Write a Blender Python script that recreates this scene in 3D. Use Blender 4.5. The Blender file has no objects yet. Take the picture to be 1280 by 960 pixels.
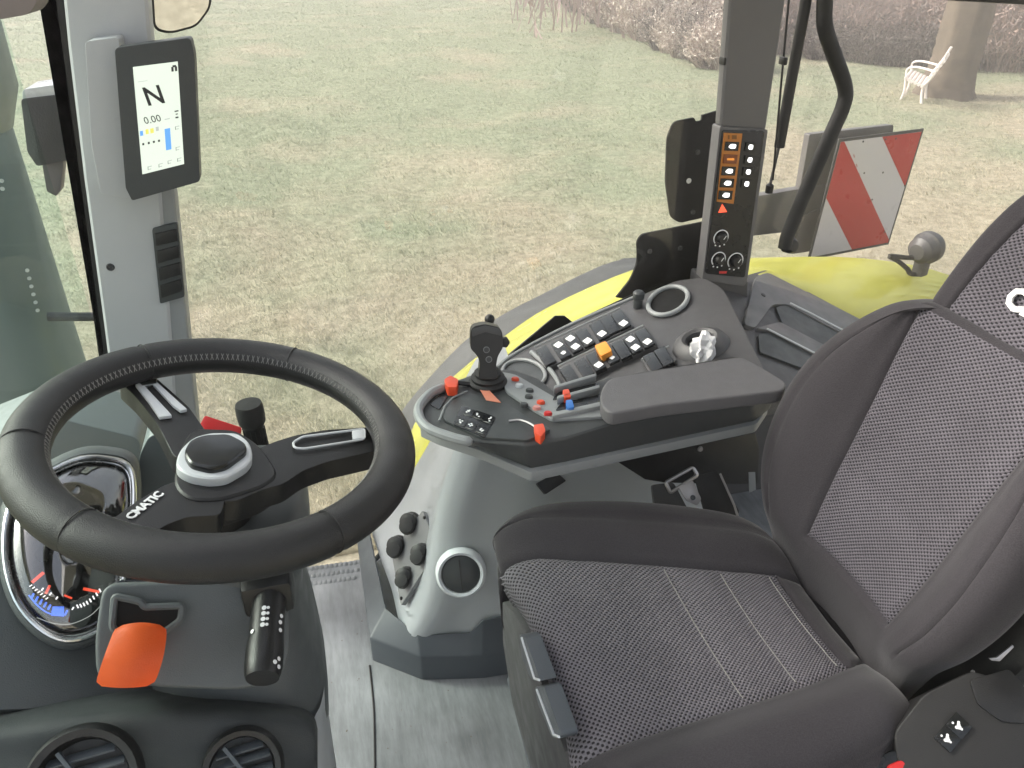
import bpy, bmesh, math, random
import numpy as np
from mathutils import Vector, Matrix, Euler
R = math.radians
random.seed(7); np.random.seed(7)
S = bpy.context.scene
COL = S.collection

# ------------------------------------------------------------------ camera
F = 967.0; YAW = R(14.8); PITCH = R(30.0); H = 2.75
cam = bpy.data.cameras.new('camera'); co = bpy.data.objects.new('camera', cam); COL.objects.link(co)
cam.sensor_width = 36; cam.lens = 36 * F / 1280; cam.clip_start = .02; cam.clip_end = 600
co.location = (0, 0, H); co.rotation_euler = Euler((R(90) - PITCH, 0, -YAW), 'XYZ')
S.camera = co
# ------------------------------------------------------------------ light
SUN_EL, SUN_AZ = R(38), R(-62)        # azimuth measured from +Y towards +X
w = bpy.data.worlds.new('World'); S.world = w; w.use_nodes = True
nt = w.node_tree; bg = nt.nodes['Background']
sky = nt.nodes.new('ShaderNodeTexSky'); sky.sky_type = 'NISHITA'; sky.sun_disc = False
sky.sun_elevation = SUN_EL; sky.sun_rotation = SUN_AZ; sky.dust_density = 5; sky.air_density = 1.5
hs = nt.nodes.new('ShaderNodeHueSaturation'); hs.inputs['Saturation'].default_value = .45
nt.links.new(sky.outputs[0], hs.inputs['Color']); nt.links.new(hs.outputs[0], bg.inputs[0])
bg.inputs[1].default_value = .115
sl = bpy.data.lights.new('sun', 'SUN'); sl.energy = 1.5; sl.angle = R(18); sl.color = (1, .96, .9)
so = bpy.data.objects.new('sun', sl); COL.objects.link(so)
sd = Vector((math.sin(SUN_AZ) * math.cos(SUN_EL), math.cos(SUN_AZ) * math.cos(SUN_EL), math.sin(SUN_EL)))
so.rotation_euler = (-sd).to_track_quat('-Z', 'Y').to_euler()
S.view_settings.view_transform = 'Standard'; S.view_settings.look = 'None'
S.view_settings.gamma = 1; S.view_settings.exposure = 1.72
S.view_settings.use_curve_mapping = False
S.cycles.max_bounces = 8; S.cycles.transparent_max_bounces = 12
S.cycles.use_denoising = True

# ------------------------------------------------------------------ pixel -> place
fh = Vector((math.sin(YAW), math.cos(YAW), 0)); rt = Vector((math.cos(YAW), -math.sin(YAW), 0))
fw = fh * math.cos(PITCH) - Vector((0, 0, math.sin(PITCH))); up = fh * math.sin(PITCH) + Vector((0, 0, math.cos(PITCH)))
CAM = Vector((0, 0, H))
def ray(x, y): return rt * ((x - 640) / F) + up * ((480 - y) / F) + fw
def at(x, y, X=None, Y=None, Z=None):
    d = ray(x, y)
    if X is not None: t = X / d.x
    elif Y is not None: t = Y / d.y
    else: t = (Z - H) / d.z
    return CAM + d * t
class Plane:
    def __init__(s, p, n):
        s.p = Vector(p); s.n = Vector(n).normalized()
        if s.n.dot(CAM - s.p) < 0: s.n = -s.n
    def at(s, x, y, off=0):
        d = ray(x, y); p = s.p + s.n * off
        return CAM + d * ((p - CAM).dot(s.n) / d.dot(s.n))
    @staticmethod
    def thru(a, b, c): return Plane(a, (Vector(b) - Vector(a)).cross(Vector(c) - Vector(a)))
def PY(y): return Plane((0, y, 0), (0, -1, 0))
def PX(x): return Plane((x, 0, 0), (-1, 0, 0))
def PZ(z): return Plane((0, 0, z), (0, 0, 1))

# ------------------------------------------------------------------ materials
MATS = {}
def mat(name, col, rough=.5, bump=0, bscale=400, spec=.5, metal=0, var=.08, vscale=6, emit=None, estr=1, coat=0, rvar=.1):
    if name in MATS: return MATS[name]
    m = bpy.data.materials.new(name); m.use_nodes = True; n = m.node_tree.nodes; L = m.node_tree.links
    b = n['Principled BSDF']
    b.inputs['Roughness'].default_value = rough; b.inputs['Metallic'].default_value = metal
    b.inputs['Specular IOR Level'].default_value = spec; b.inputs['Coat Weight'].default_value = coat
    tc = n.new('ShaderNodeTexCoord'); geo = n.new('ShaderNodeNewGeometry')
    nz = n.new('ShaderNodeTexNoise'); nz.inputs['Scale'].default_value = vscale; nz.inputs['Detail'].default_value = 6
    L.new(geo.outputs['Position'], nz.inputs['Vector'])
    mx = n.new('ShaderNodeMix'); mx.data_type = 'RGBA'
    mx.inputs[6].default_value = (*[c * (1 - var) for c in col], 1); mx.inputs[7].default_value = (*[min(1, c * (1 + var)) for c in col], 1)
    L.new(nz.outputs['Fac'], mx.inputs[0]); L.new(mx.outputs[2], b.inputs['Base Color'])
    mr = n.new('ShaderNodeMapRange'); mr.inputs['From Min'].default_value = .3; mr.inputs['From Max'].default_value = .7
    mr.inputs['To Min'].default_value = max(0, rough - rvar); mr.inputs['To Max'].default_value = min(1, rough + rvar)
    nz2 = n.new('ShaderNodeTexNoise'); nz2.inputs['Scale'].default_value = vscale * 5; nz2.inputs['Detail'].default_value = 5
    L.new(geo.outputs['Position'], nz2.inputs['Vector']); L.new(nz2.outputs['Fac'], mr.inputs['Value']); L.new(mr.outputs[0], b.inputs['Roughness'])
    if bump:
        bn = n.new('ShaderNodeTexNoise'); bn.inputs['Scale'].default_value = bscale; bn.inputs['Detail'].default_value = 3
        L.new(geo.outputs['Position'], bn.inputs['Vector'])
        bp = n.new('ShaderNodeBump'); bp.inputs['Strength'].default_value = bump; bp.inputs['Distance'].default_value = .002
        L.new(bn.outputs['Fac'], bp.inputs['Height']); L.new(bp.outputs[0], b.inputs['Normal'])
    if emit:
        b.inputs['Emission Color'].default_value = (*emit, 1); b.inputs['Emission Strength'].default_value = estr
    MATS[name] = m
    return m
M_DARK = mat('charcoal_plastic', (.042, .047, .049), .46, .25, 900)
M_CONS = mat('console_plastic', (.064, .063, .066), .45, .25, 900)
M_ARM = mat('armrest_plastic', (.048, .051, .052), .48, .25, 900)
M_DASH = mat('dash_plastic', (.075, .083, .086), .46, .25, 900)  # charcoal tone lifted in colour where little light reaches the dash
M_PAD = mat('armrest_padding', (.115, .112, .117), .55, .35, 700)
M_LIGHT = mat('light_grey_plastic', (.62, .645, .67), .40, .15, 900, var=.04)
M_PILL = mat('pale_pillar_plastic', (.43, .44, .45), .45, .15, 900, var=.04)
M_RPILL = mat('grey_pillar_plastic', (.115, .112, .115), .45, .15, 900, var=.05)
M_TRIM = mat('slate_trim_plastic', (.062, .072, .084), .4, .2, 900)
M_BLACK = mat('black_plastic', (.005, .005, .0055), .40, .2, 900)
M_GLOSS = mat('gloss_black', (.008, .009, .010), .22, 0)
M_RUB = mat('black_rubber', (.014, .014, .014), .65, .2, 500)
M_LEA = mat('wheel_leather', (.006, .006, .0065), .42, .35, 1100, var=.12)
M_CHROME = mat('satin_chrome', (.62, .64, .65), .22, 0, metal=1, var=.03)
M_SILV = mat('silver_paint', (.55, .57, .58), .35, 0, var=.03)
M_WHITE = mat('white_print', (.8, .8, .8), .5, 0, var=.03)
M_ORANGE = mat('orange_plastic', (.86, .15, .025), .42, .1, 700, var=.04)
M_ORED = mat('orange_red_plastic', (.72, .07, .02), .4, 0, var=.04)
M_AMBER = mat('amber_plastic', (.75, .27, .02), .35, 0, var=.04)
M_RED = mat('red_plastic', (.55, .02, .02), .4, 0, var=.08)
M_BLUE = mat('blue_plastic', (.03, .16, .5), .4, 0)
M_YEL = mat('lime_yellow_paint', (.82, .82, .20), .25, 0, coat=.4, var=.025, vscale=2, rvar=.03)
M_EDGE = mat('grey_fender_lip', (.16, .165, .17), .6, .2, 300)
M_STITCH = mat('light_thread', (.22, .215, .205), .8)
M_METAL = mat('dull_steel', (.42, .40, .40), .4, .1, 500, metal=.7)
M_IRON = mat('dark_painted_steel', (.05, .05, .052), .55, .2, 300)
M_GREYST = mat('grey_painted_steel', (.12, .115, .115), .5, .15, 300)
M_WEB = mat('belt_webbing', (.02, .02, .021), .8, .5, 1500)
M_REFW = mat('white_reflective_sheet', (.66, .64, .66), .35, .05, 900, var=.03)
M_REFR = mat('red_reflective_sheet', (.50, .012, .012), .35, .05, 900, var=.05)

def nodemat(name):
    m = bpy.data.materials.new(name); m.use_nodes = True; MATS[name] = m
    return m, m.node_tree.nodes, m.node_tree.links, m.node_tree.nodes['Principled BSDF']
def fabric_plain():
    m, n, L, b = nodemat('plain_seat_cloth')
    geo = n.new('ShaderNodeNewGeometry')
    a = n.new('ShaderNodeTexNoise'); a.inputs['Scale'].default_value = 700; a.inputs['Detail'].default_value = 4
    c = n.new('ShaderNodeTexNoise'); c.inputs['Scale'].default_value = 14; c.inputs['Detail'].default_value = 4
    L.new(geo.outputs['Position'], a.inputs['Vector']); L.new(geo.outputs['Position'], c.inputs['Vector'])
    ad = n.new('ShaderNodeMath'); ad.operation = 'MULTIPLY_ADD'; ad.inputs[1].default_value = .35; L.new(c.outputs['Fac'], ad.inputs[0]); L.new(a.outputs['Fac'], ad.inputs[2])
    r = n.new('ShaderNodeValToRGB'); r.color_ramp.elements[0].position = .4; r.color_ramp.elements[1].position = .95
    r.color_ramp.elements[0].color = (.025, .0225, .026, 1); r.color_ramp.elements[1].color = (.048, .044, .049, 1)
    mr = n.new('ShaderNodeMath'); mr.operation = 'MULTIPLY'; mr.inputs[1].default_value = 1
    L.new(ad.outputs[0], r.inputs[0]); L.new(r.outputs[0], b.inputs['Base Color'])
    b.inputs['Roughness'].default_value = .92; b.inputs['Specular IOR Level'].default_value = .2
    b.inputs['Sheen Weight'].default_value = .2; b.inputs['Sheen Roughness'].default_value = .4
    bp = n.new('ShaderNodeBump'); bp.inputs['Strength'].default_value = .5; bp.inputs['Distance'].default_value = .001
    L.new(a.outputs['Fac'], bp.inputs['Height']); L.new(bp.outputs[0], b.inputs['Normal'])
    return m
def fabric_weave(name='woven_seat_cloth', pu=.0034, pv=.0034, hi=(.175, .164, .185), lo=(.018, .017, .020)):
    m, n, L, b = nodemat(name)
    uv = n.new('ShaderNodeUVMap'); sp = n.new('ShaderNodeSeparateXYZ'); L.new(uv.outputs[0], sp.inputs[0])
    geo = n.new('ShaderNodeNewGeometry')
    def mth(op, a, v=None, w_=None):
        q = n.new('ShaderNodeMath'); q.operation = op
        L.new(a, q.inputs[0])
        if v is not None:
            if isinstance(v, (int, float)): q.inputs[1].default_value = v
            else: L.new(v, q.inputs[1])
        return q.outputs[0]
    wob = n.new('ShaderNodeTexNoise'); wob.inputs['Scale'].default_value = 60; L.new(geo.outputs['Position'], wob.inputs['Vector'])
    wo = mth('MULTIPLY', wob.outputs['Fac'], .9)
    su = mth('SINE', mth('ADD', mth('MULTIPLY', sp.outputs[0], math.pi / pu), wo))
    sv = mth('SINE', mth('ADD', mth('MULTIPLY', sp.outputs[1], math.pi / pv), wo))
    pr = mth('MULTIPLY', su, sv)
    fn = n.new('ShaderNodeTexNoise'); fn.inputs['Scale'].default_value = 900; fn.inputs['Detail'].default_value = 2; L.new(geo.outputs['Position'], fn.inputs['Vector'])
    pr2 = mth('ADD', pr, mth('MULTIPLY', mth('SUBTRACT', fn.outputs['Fac'], .5), .8))
    r = n.new('ShaderNodeValToRGB'); e = r.color_ramp.elements
    e[0].position = .06; e[0].color = (*hi, 1); e[1].position = .48; e[1].color = (*lo, 1)
    L.new(pr2, r.inputs[0])
    big = n.new('ShaderNodeTexNoise'); big.inputs['Scale'].default_value = 10; big.inputs['Detail'].default_value = 4; L.new(geo.outputs['Position'], big.inputs['Vector'])
    mx = n.new('ShaderNodeMix'); mx.data_type = 'RGBA'; mx.blend_type = 'MULTIPLY'; mx.inputs[0].default_value = 1
    r2 = n.new('ShaderNodeValToRGB'); r2.color_ramp.elements[0].position = .3; r2.color_ramp.elements[1].position = .7
    r2.color_ramp.elements[0].color = (.78, .78, .78, 1); r2.color_ramp.elements[1].color = (1, 1, 1, 1)
    L.new(big.outputs['Fac'], r2.inputs[0]); L.new(r.outputs[0], mx.inputs[6]); L.new(r2.outputs[0], mx.inputs[7])
    L.new(mx.outputs[2], b.inputs['Base Color'])
    b.inputs['Roughness'].default_value = .85; b.inputs['Specular IOR Level'].default_value = .25
    bp = n.new('ShaderNodeBump'); bp.inputs['Strength'].default_value = .6; bp.inputs['Distance'].default_value = .0015; bp.invert = True
    L.new(pr2, bp.inputs['Height']); L.new(bp.outputs[0], b.inputs['Normal'])
    return m
M_CLOTH = fabric_plain(); M_WEAVE = fabric_weave()
M_WEAVE2 = fabric_weave('woven_back_cloth', .0036, .0028, (.122, .112, .13), (.015, .014, .017))
def glassmat(name, tint, gl=1.0, dust_veil=0):
    m = bpy.data.materials.new(name); m.use_nodes = True; n = m.node_tree.nodes; L = m.node_tree.links
    for q in list(n): n.remove(q)
    o = n.new('ShaderNodeOutputMaterial'); t = n.new('ShaderNodeBsdfTransparent'); t.inputs[0].default_value = (*tint, 1)
    g = n.new('ShaderNodeBsdfGlossy'); g.inputs['Roughness'].default_value = .02
    fr = n.new('ShaderNodeLayerWeight'); fr.inputs['Blend'].default_value = .5
    pw = n.new('ShaderNodeMath'); pw.operation = 'POWER'; pw.inputs[1].default_value = 5; L.new(fr.outputs['Facing'], pw.inputs[0])
    mu = n.new('ShaderNodeMath'); mu.operation = 'MULTIPLY_ADD'; mu.use_clamp = True; mu.inputs[1].default_value = .9 * min(gl, 1); mu.inputs[2].default_value = .04 * gl
    mx = n.new('ShaderNodeMixShader'); L.new(pw.outputs[0], mu.inputs[0]); L.new(mu.outputs[0], mx.inputs[0])
    L.new(t.outputs[0], mx.inputs[1]); L.new(g.outputs[0], mx.inputs[2])
    if dust_veil:  # thin dust film put in to veil the view with pale light
        df = n.new('ShaderNodeBsdfTranslucent'); df.inputs[0].default_value = (.8, .76, .74, 1); m2 = n.new('ShaderNodeMixShader')
        geo = n.new('ShaderNodeNewGeometry'); nz = n.new('ShaderNodeTexNoise'); nz.inputs['Scale'].default_value = 5; nz.inputs['Detail'].default_value = 6; L.new(geo.outputs['Position'], nz.inputs['Vector'])
        mm = n.new('ShaderNodeMath'); mm.operation = 'MULTIPLY'; mm.inputs[1].default_value = dust_veil * 2; L.new(nz.outputs['Fac'], mm.inputs[0]); L.new(mm.outputs[0], m2.inputs[0])
        L.new(mx.outputs[0], m2.inputs[1]); L.new(df.outputs[0], m2.inputs[2]); L.new(m2.outputs[0], o.inputs[0])
    else: L.new(mx.outputs[0], o.inputs[0])
    MATS[name] = m
    return m
M_GLASS = glassmat('window_glass', (.94, .945, .93), 1.0, .003)
M_GLASSR = glassmat('rear_window_glass', (.93, .925, .915), 1.0, .004); M_WIND = glassmat('windscreen_glass', (.80, .90, .86))
M_LENS = glassmat('instrument_glass', (.85, .85, .85), 3.5)
M_MATTE = mat('matte_black', (.005, .005, .005), .7, 0, spec=.25)
def glow(name, col, strength): return mat(name, tuple(c * .3 for c in col), .4, 0, emit=col, estr=strength)
M_LRED = glow('lit_red', (1, .10, .04), .5); M_LBLUE = glow('lit_blue', (.05, .18, 1), .6)
M_LWHITE = glow('lit_white', (1, 1, 1), .7); M_LAMB = glow('lit_amber', (1, .35, .05), .22); M_SCREEN = glow('lcd_background', (.90, 1, .86), .25)
M_INK = mat('lcd_ink', (.03, .03, .035), .4); M_LCDB = glow('lcd_blue', (.12, .35, .75), .35); M_LCDY = glow('lcd_yellow', (.8, .75, .15), .3)
M_LCDG = glow('lcd_grey', (.45, .48, .45), .35)
def floormat():
    m, n, L, b = nodemat('grey_floor_mat')
    geo = n.new('ShaderNodeNewGeometry')
    mp = n.new('ShaderNodeMapping'); mp.inputs['Scale'].default_value = (60, 9, 1); mp.inputs['Rotation'].default_value = (0, 0, .5); L.new(geo.outputs['Position'], mp.inputs[0])
    s1 = n.new('ShaderNodeTexNoise'); s1.inputs['Scale'].default_value = 1; s1.inputs['Detail'].default_value = 6; s1.inputs['Roughness'].default_value = .7; L.new(mp.outputs[0], s1.inputs['Vector'])
    s2 = n.new('ShaderNodeTexNoise'); s2.inputs['Scale'].default_value = 9; s2.inputs['Detail'].default_value = 8; L.new(geo.outputs['Position'], s2.inputs['Vector'])
    r1 = n.new('ShaderNodeValToRGB'); r1.color_ramp.elements[0].position = .33; r1.color_ramp.elements[1].position = .62
    r1.color_ramp.elements[0].color = (.17, .177, .186, 1); r1.color_ramp.elements[1].color = (.25, .26, .272, 1)
    r2 = n.new('ShaderNodeValToRGB'); r2.color_ramp.elements[0].position = .3; r2.color_ramp.elements[1].position = .65
    r2.color_ramp.elements[0].color = (.62, .62, .62, 1); r2.color_ramp.elements[1].color = (1, 1, 1, 1)
    mx = n.new('ShaderNodeMix'); mx.data_type = 'RGBA'; mx.blend_type = 'MULTIPLY'; mx.inputs[0].default_value = 1
    L.new(s1.outputs['Fac'], r1.inputs[0]); L.new(s2.outputs['Fac'], r2.inputs[0]); L.new(r1.outputs[0], mx.inputs[6]); L.new(r2.outputs[0], mx.inputs[7])
    L.new(mx.outputs[2], b.inputs['Base Color']); b.inputs['Roughness'].default_value = .55
    bp = n.new('ShaderNodeBump'); bp.inputs['Strength'].default_value = .25; bp.inputs['Distance'].default_value = .002
    L.new(s1.outputs['Fac'], bp.inputs['Height']); L.new(bp.outputs[0], b.inputs['Normal'])
    return m
M_FLOOR = floormat()

# ------------------------------------------------------------------ objects
ORIG = {}
def tag(o, label=None, cat=None, group=None, kind=None):
    if label: o['label'] = label
    if cat: o['category'] = cat
    if group: o['group'] = group
    if kind: o['kind'] = kind
    return o
def thing(name, loc, label, cat, group=None):
    o = bpy.data.objects.new(name, None); o.empty_display_size = .05; COL.objects.link(o)
    o.location = loc; ORIG[o] = Vector(loc)
    return tag(o, label, cat, group)
def link(me, name, parent, M):
    o = bpy.data.objects.new(name, me); COL.objects.link(o)
    W = M if isinstance(M, Matrix) else Matrix.Translation(M)
    ORIG[o] = W.to_translation()
    if parent is not None:
        o.parent = parent; W = Matrix.Translation(-ORIG[parent]) @ W
    o.matrix_basis = W
    return o
def mesh_of(bm, name, mats, angle=35):
    me = bpy.data.meshes.new(name)
    bmesh.ops.recalc_face_normals(bm, faces=bm.faces)
    bm.to_mesh(me); bm.free()
    for m in (mats if isinstance(mats, (list, tuple)) else [mats]): me.materials.append(m)
    me.shade_smooth(); me.set_sharp_from_angle(angle=R(angle))
    return me
def obj(name, bm, mats, parent=None, angle=35):
    """world-space bmesh -> object with its origin at the middle of its footprint"""
    vs = [v.co for v in bm.verts]
    lo = Vector((min(v.x for v in vs), min(v.y for v in vs), min(v.z for v in vs))); hi = Vector((max(v.x for v in vs), max(v.y for v in vs), max(v.z for v in vs)))
    c = Vector(((lo.x + hi.x) / 2, (lo.y + hi.y) / 2, lo.z if parent is None else (lo.z + hi.z) / 2))
    bmesh.ops.translate(bm, verts=bm.verts, vec=-c)
    return link(mesh_of(bm, name, mats, angle), name, parent, c)
def bevel(bm, w, seg=2, ang=25, edges=None):
    if not w: return bm
    bm.normal_update()
    es = edges or [e for e in bm.edges if len(e.link_faces) == 2 and e.calc_face_angle(0) > R(ang)]
    bmesh.ops.bevel(bm, geom=es, offset=w, segments=seg, profile=.6, affect='EDGES', clamp_overlap=True)
    return bm
def prism(pts, vec, bev=0, seg=2, mi=0, bm=None):
    bm2 = bmesh.new(); vec = Vector(vec)
    a = [bm2.verts.new(p) for p in pts]; b = [bm2.verts.new(Vector(p) + vec) for p in pts]
    bm2.faces.new(a); bm2.faces.new(b[::-1])
    for i in range(len(a)):
        j = (i + 1) % len(a); bm2.faces.new((a[j], a[i], b[i], b[j]))
    bmesh.ops.recalc_face_normals(bm2, faces=bm2.faces)
    bevel(bm2, bev, seg)
    for f in bm2.faces: f.material_index = mi
    if bm is None: return bm2
    return merge(bm, bm2)
def merge(bm, other):
    me = bpy.data.meshes.new('t'); other.to_mesh(me); other.free(); bm.from_mesh(me); bpy.data.meshes.remove(me)
    return bm
def rnd(poly, r, n=4):
    """round the corners of a polygon of 2-tuples"""
    out = []
    k = len(poly)
    for i in range(k):
        p = Vector(poly[i]); a = Vector(poly[i - 1]); b = Vector(poly[(i + 1) % k])
        rr = r[i] if isinstance(r, (list, tuple)) else r
        if rr <= 0: out.append(tuple(p)); continue
        ra = min(rr, (a - p).length * .45); rb = min(rr, (b - p).length * .45)
        s = p + (a - p).normalized() * ra; e = p + (b - p).normalized() * rb
        for j in range(n + 1):
            t = j / n; out.append(tuple(s * (1 - t) ** 2 + p * 2 * t * (1 - t) + e * t * t))
    return out
def plate(pl, px, thick, bev=0, off=0, seg=2, mi=0, bm=None, r=0):
    if r: px = rnd(px, r)
    return prism([pl.at(x, y, off) for x, y in px], -pl.n * thick, bev, seg, mi, bm)
def ell(cx, cy, rx, ry, n=24, a0=0, a1=360, rot=0):
    o = []
    full = abs(a1 - a0) >= 360
    for i in range(n if full else n + 1):
        t = R(a0 + (a1 - a0) * i / n); x, y = rx * math.cos(t), ry * math.sin(t)
        o.append((cx + x * math.cos(R(rot)) - y * math.sin(R(rot)), cy + x * math.sin(R(rot)) + y * math.cos(R(rot))))
    return o
def crom(pts, n=6, closed=False):
    P = [Vector(p) for p in pts]; k = len(P); out = []
    for i in range(k if closed else k - 1):
        p0 = P[(i - 1) % k] if closed or i else P[0] * 2 - P[1]
        p1, p2 = P[i], P[(i + 1) % k]
        p3 = P[(i + 2) % k] if closed or i + 2 < k else P[-1] * 2 - P[-2]
        for j in range(n):
            t = j / n
            out.append(.5 * ((2 * p1) + (p2 - p0) * t + (2 * p0 - 5 * p1 + 4 * p2 - p3) * t * t + (3 * p1 - p0 - 3 * p2 + p3) * t ** 3))
    if not closed: out.append(P[-1])
    return out
def tube(path, r, seg=12, closed=False, bm=None, mi=0, caps=True):
    bm = bm or bmesh.new(); k = len(path); P = [Vector(p) for p in path]
    rs = r if isinstance(r, (list, tuple)) else [r] * k
    t0 = (P[1] - P[0]).normalized(); nrm = t0.orthogonal().normalized(); rings = []
    for i in range(k):
        if closed: t = (P[(i + 1) % k] - P[i - 1])
        else: t = P[min(i + 1, k - 1)] - P[max(i - 1, 0)]
        t.normalize(); nrm = (nrm - t * nrm.dot(t)).normalized(); bn = t.cross(nrm)
        rings.append([bm.verts.new(P[i] + (nrm * math.cos(2 * math.pi * j / seg) + bn * math.sin(2 * math.pi * j / seg)) * rs[i]) for j in range(seg)])
    for i in range(k if closed else k - 1):
        a, b = rings[i], rings[(i + 1) % k]
        if closed and i == k - 1:
            off = min(range(seg), key=lambda o: (a[0].co - b[o].co).length); b = b[off:] + b[:off]
        for j in range(seg):
            f = bm.faces.new((a[j], a[(j + 1) % seg], b[(j + 1) % seg], b[j])); f.material_index = mi
    if caps and not closed:
        bm.faces.new(rings[0][::-1]).material_index = mi; bm.faces.new(rings[-1]).material_index = mi
    return bm
def frame(n, x=None):
    n = Vector(n).normalized()
    x = Vector(x) if x is not None else n.orthogonal()
    x = (x - n * x.dot(n)).normalized(); y = n.cross(x)
    return Matrix((x, y, n)).transposed()
def lathe(prof, origin, axis, seg=24, bm=None, mi=0, sx=1, xdir=None):
    """prof: list of (radius, height along axis)"""
    bm = bm or bmesh.new(); Fm = frame(axis, xdir); o = Vector(origin); rings = []
    for r, h in prof:
        if r < 1e-6: rings.append([bm.verts.new(o + Fm @ Vector((0, 0, h)))]); continue
        rings.append([bm.verts.new(o + Fm @ Vector((r * sx * math.cos(2 * math.pi * j / seg), r * math.sin(2 * math.pi * j / seg), h))) for j in range(seg)])
    for a, b in zip(rings, rings[1:]):
        for j in range(seg):
            j2 = (j + 1) % seg
            if len(a) == 1 and len(b) == 1: continue
            if len(a) == 1: f = bm.faces.new((a[0], b[j2], b[j]))
            elif len(b) == 1: f = bm.faces.new((a[j], a[j2], b[0]))
            else: f = bm.faces.new((a[j], a[j2], b[j2], b[j]))
            f.material_index = mi
    return bm
def box(c, size, rot=None, bev=0, bm=None, mi=0, seg=2):
    b2 = bmesh.new(); bmesh.ops.create_cube(b2, size=1)
    bmesh.ops.scale(b2, vec=size, verts=b2.verts)
    bevel(b2, bev, seg)
    M = Matrix.Translation(c) @ (rot.to_4x4() if rot is not None else Matrix.Identity(4))
    bmesh.ops.transform(b2, matrix=M, verts=b2.verts)
    for f in b2.faces: f.material_index = mi
    return b2 if bm is None else merge(bm, b2)
def resample(G, nr, nc):
    rows = [crom(r, nc) for r in G]
    cols = list(zip(*rows))
    cols = [crom(c, nr) for c in cols]
    return [list(r) for r in zip(*cols)]
def surf(G, mask=None, bm=None, mi=0, thick=0):
    """grid of points -> faces with a metric uv map"""
    bm = bm or bmesh.new(); uvl = bm.loops.layers.uv.verify()
    nr, nc = len(G), len(G[0]); V = {}
    mr, mc = nr // 2, nc // 2
    U = [[0] * nc for _ in range(nr)]; W = [[0] * nc for _ in range(nr)]
    cu = [0]; 
    for j in range(1, nc): cu.append(cu[-1] + (Vector(G[mr][j]) - Vector(G[mr][j - 1])).length)
    cv = [0]
    for i in range(1, nr): cv.append(cv[-1] + (Vector(G[i][mc]) - Vector(G[i - 1][mc])).length)
    def vv(i, j):
        if (i, j) not in V: V[i, j] = bm.verts.new(G[i][j])
        return V[i, j]
    for i in range(nr - 1):
        for j in range(nc - 1):
            if mask and not mask(i, j): continue
            q = [(i, j), (i, j + 1), (i + 1, j + 1), (i + 1, j)]
            try: f = bm.faces.new([vv(*k) for k in q])
            except ValueError: continue
            f.material_index = mi
            for lp, k in zip(f.loops, q): lp[uvl].uv = (cu[k[1]], cv[k[0]])
    return bm
def text_mesh(s, size, origin, xdir, ydir, depth=.0006, bm=None, mi=0, align='CENTER', bold=0):
    cu = bpy.data.curves.new('t', 'FONT'); cu.body = s; cu.size = size; cu.extrude = depth / 2; cu.align_x = align; cu.align_y = 'CENTER'; cu.resolution_u = 2; cu.offset = bold
    o = bpy.data.objects.new('t', cu); COL.objects.link(o)
    dg = bpy.context.evaluated_depsgraph_get(); dg.update()
    me = bpy.data.meshes.new_from_object(o.evaluated_get(dg)); bpy.data.objects.remove(o); bpy.data.curves.remove(cu)
    x = Vector(xdir).normalized(); y = Vector(ydir); y = (y - x * y.dot(x)).normalized(); z = x.cross(y)
    M = Matrix.Translation(origin) @ Matrix((x, y, z)).transposed().to_4x4()
    me.transform(M); b2 = bmesh.new(); b2.from_mesh(me); bpy.data.meshes.remove(me)
    for f in b2.faces: f.material_index = mi
    return b2 if bm is None else merge(bm, b2)

FZ = 1.48     # cab floor height

# ================================================================== the setting
def struct(name, bm, m, parent=None):
    o = obj(name, bm, m, parent)
    if parent is None: o['kind'] = 'structure'
    return o
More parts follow.
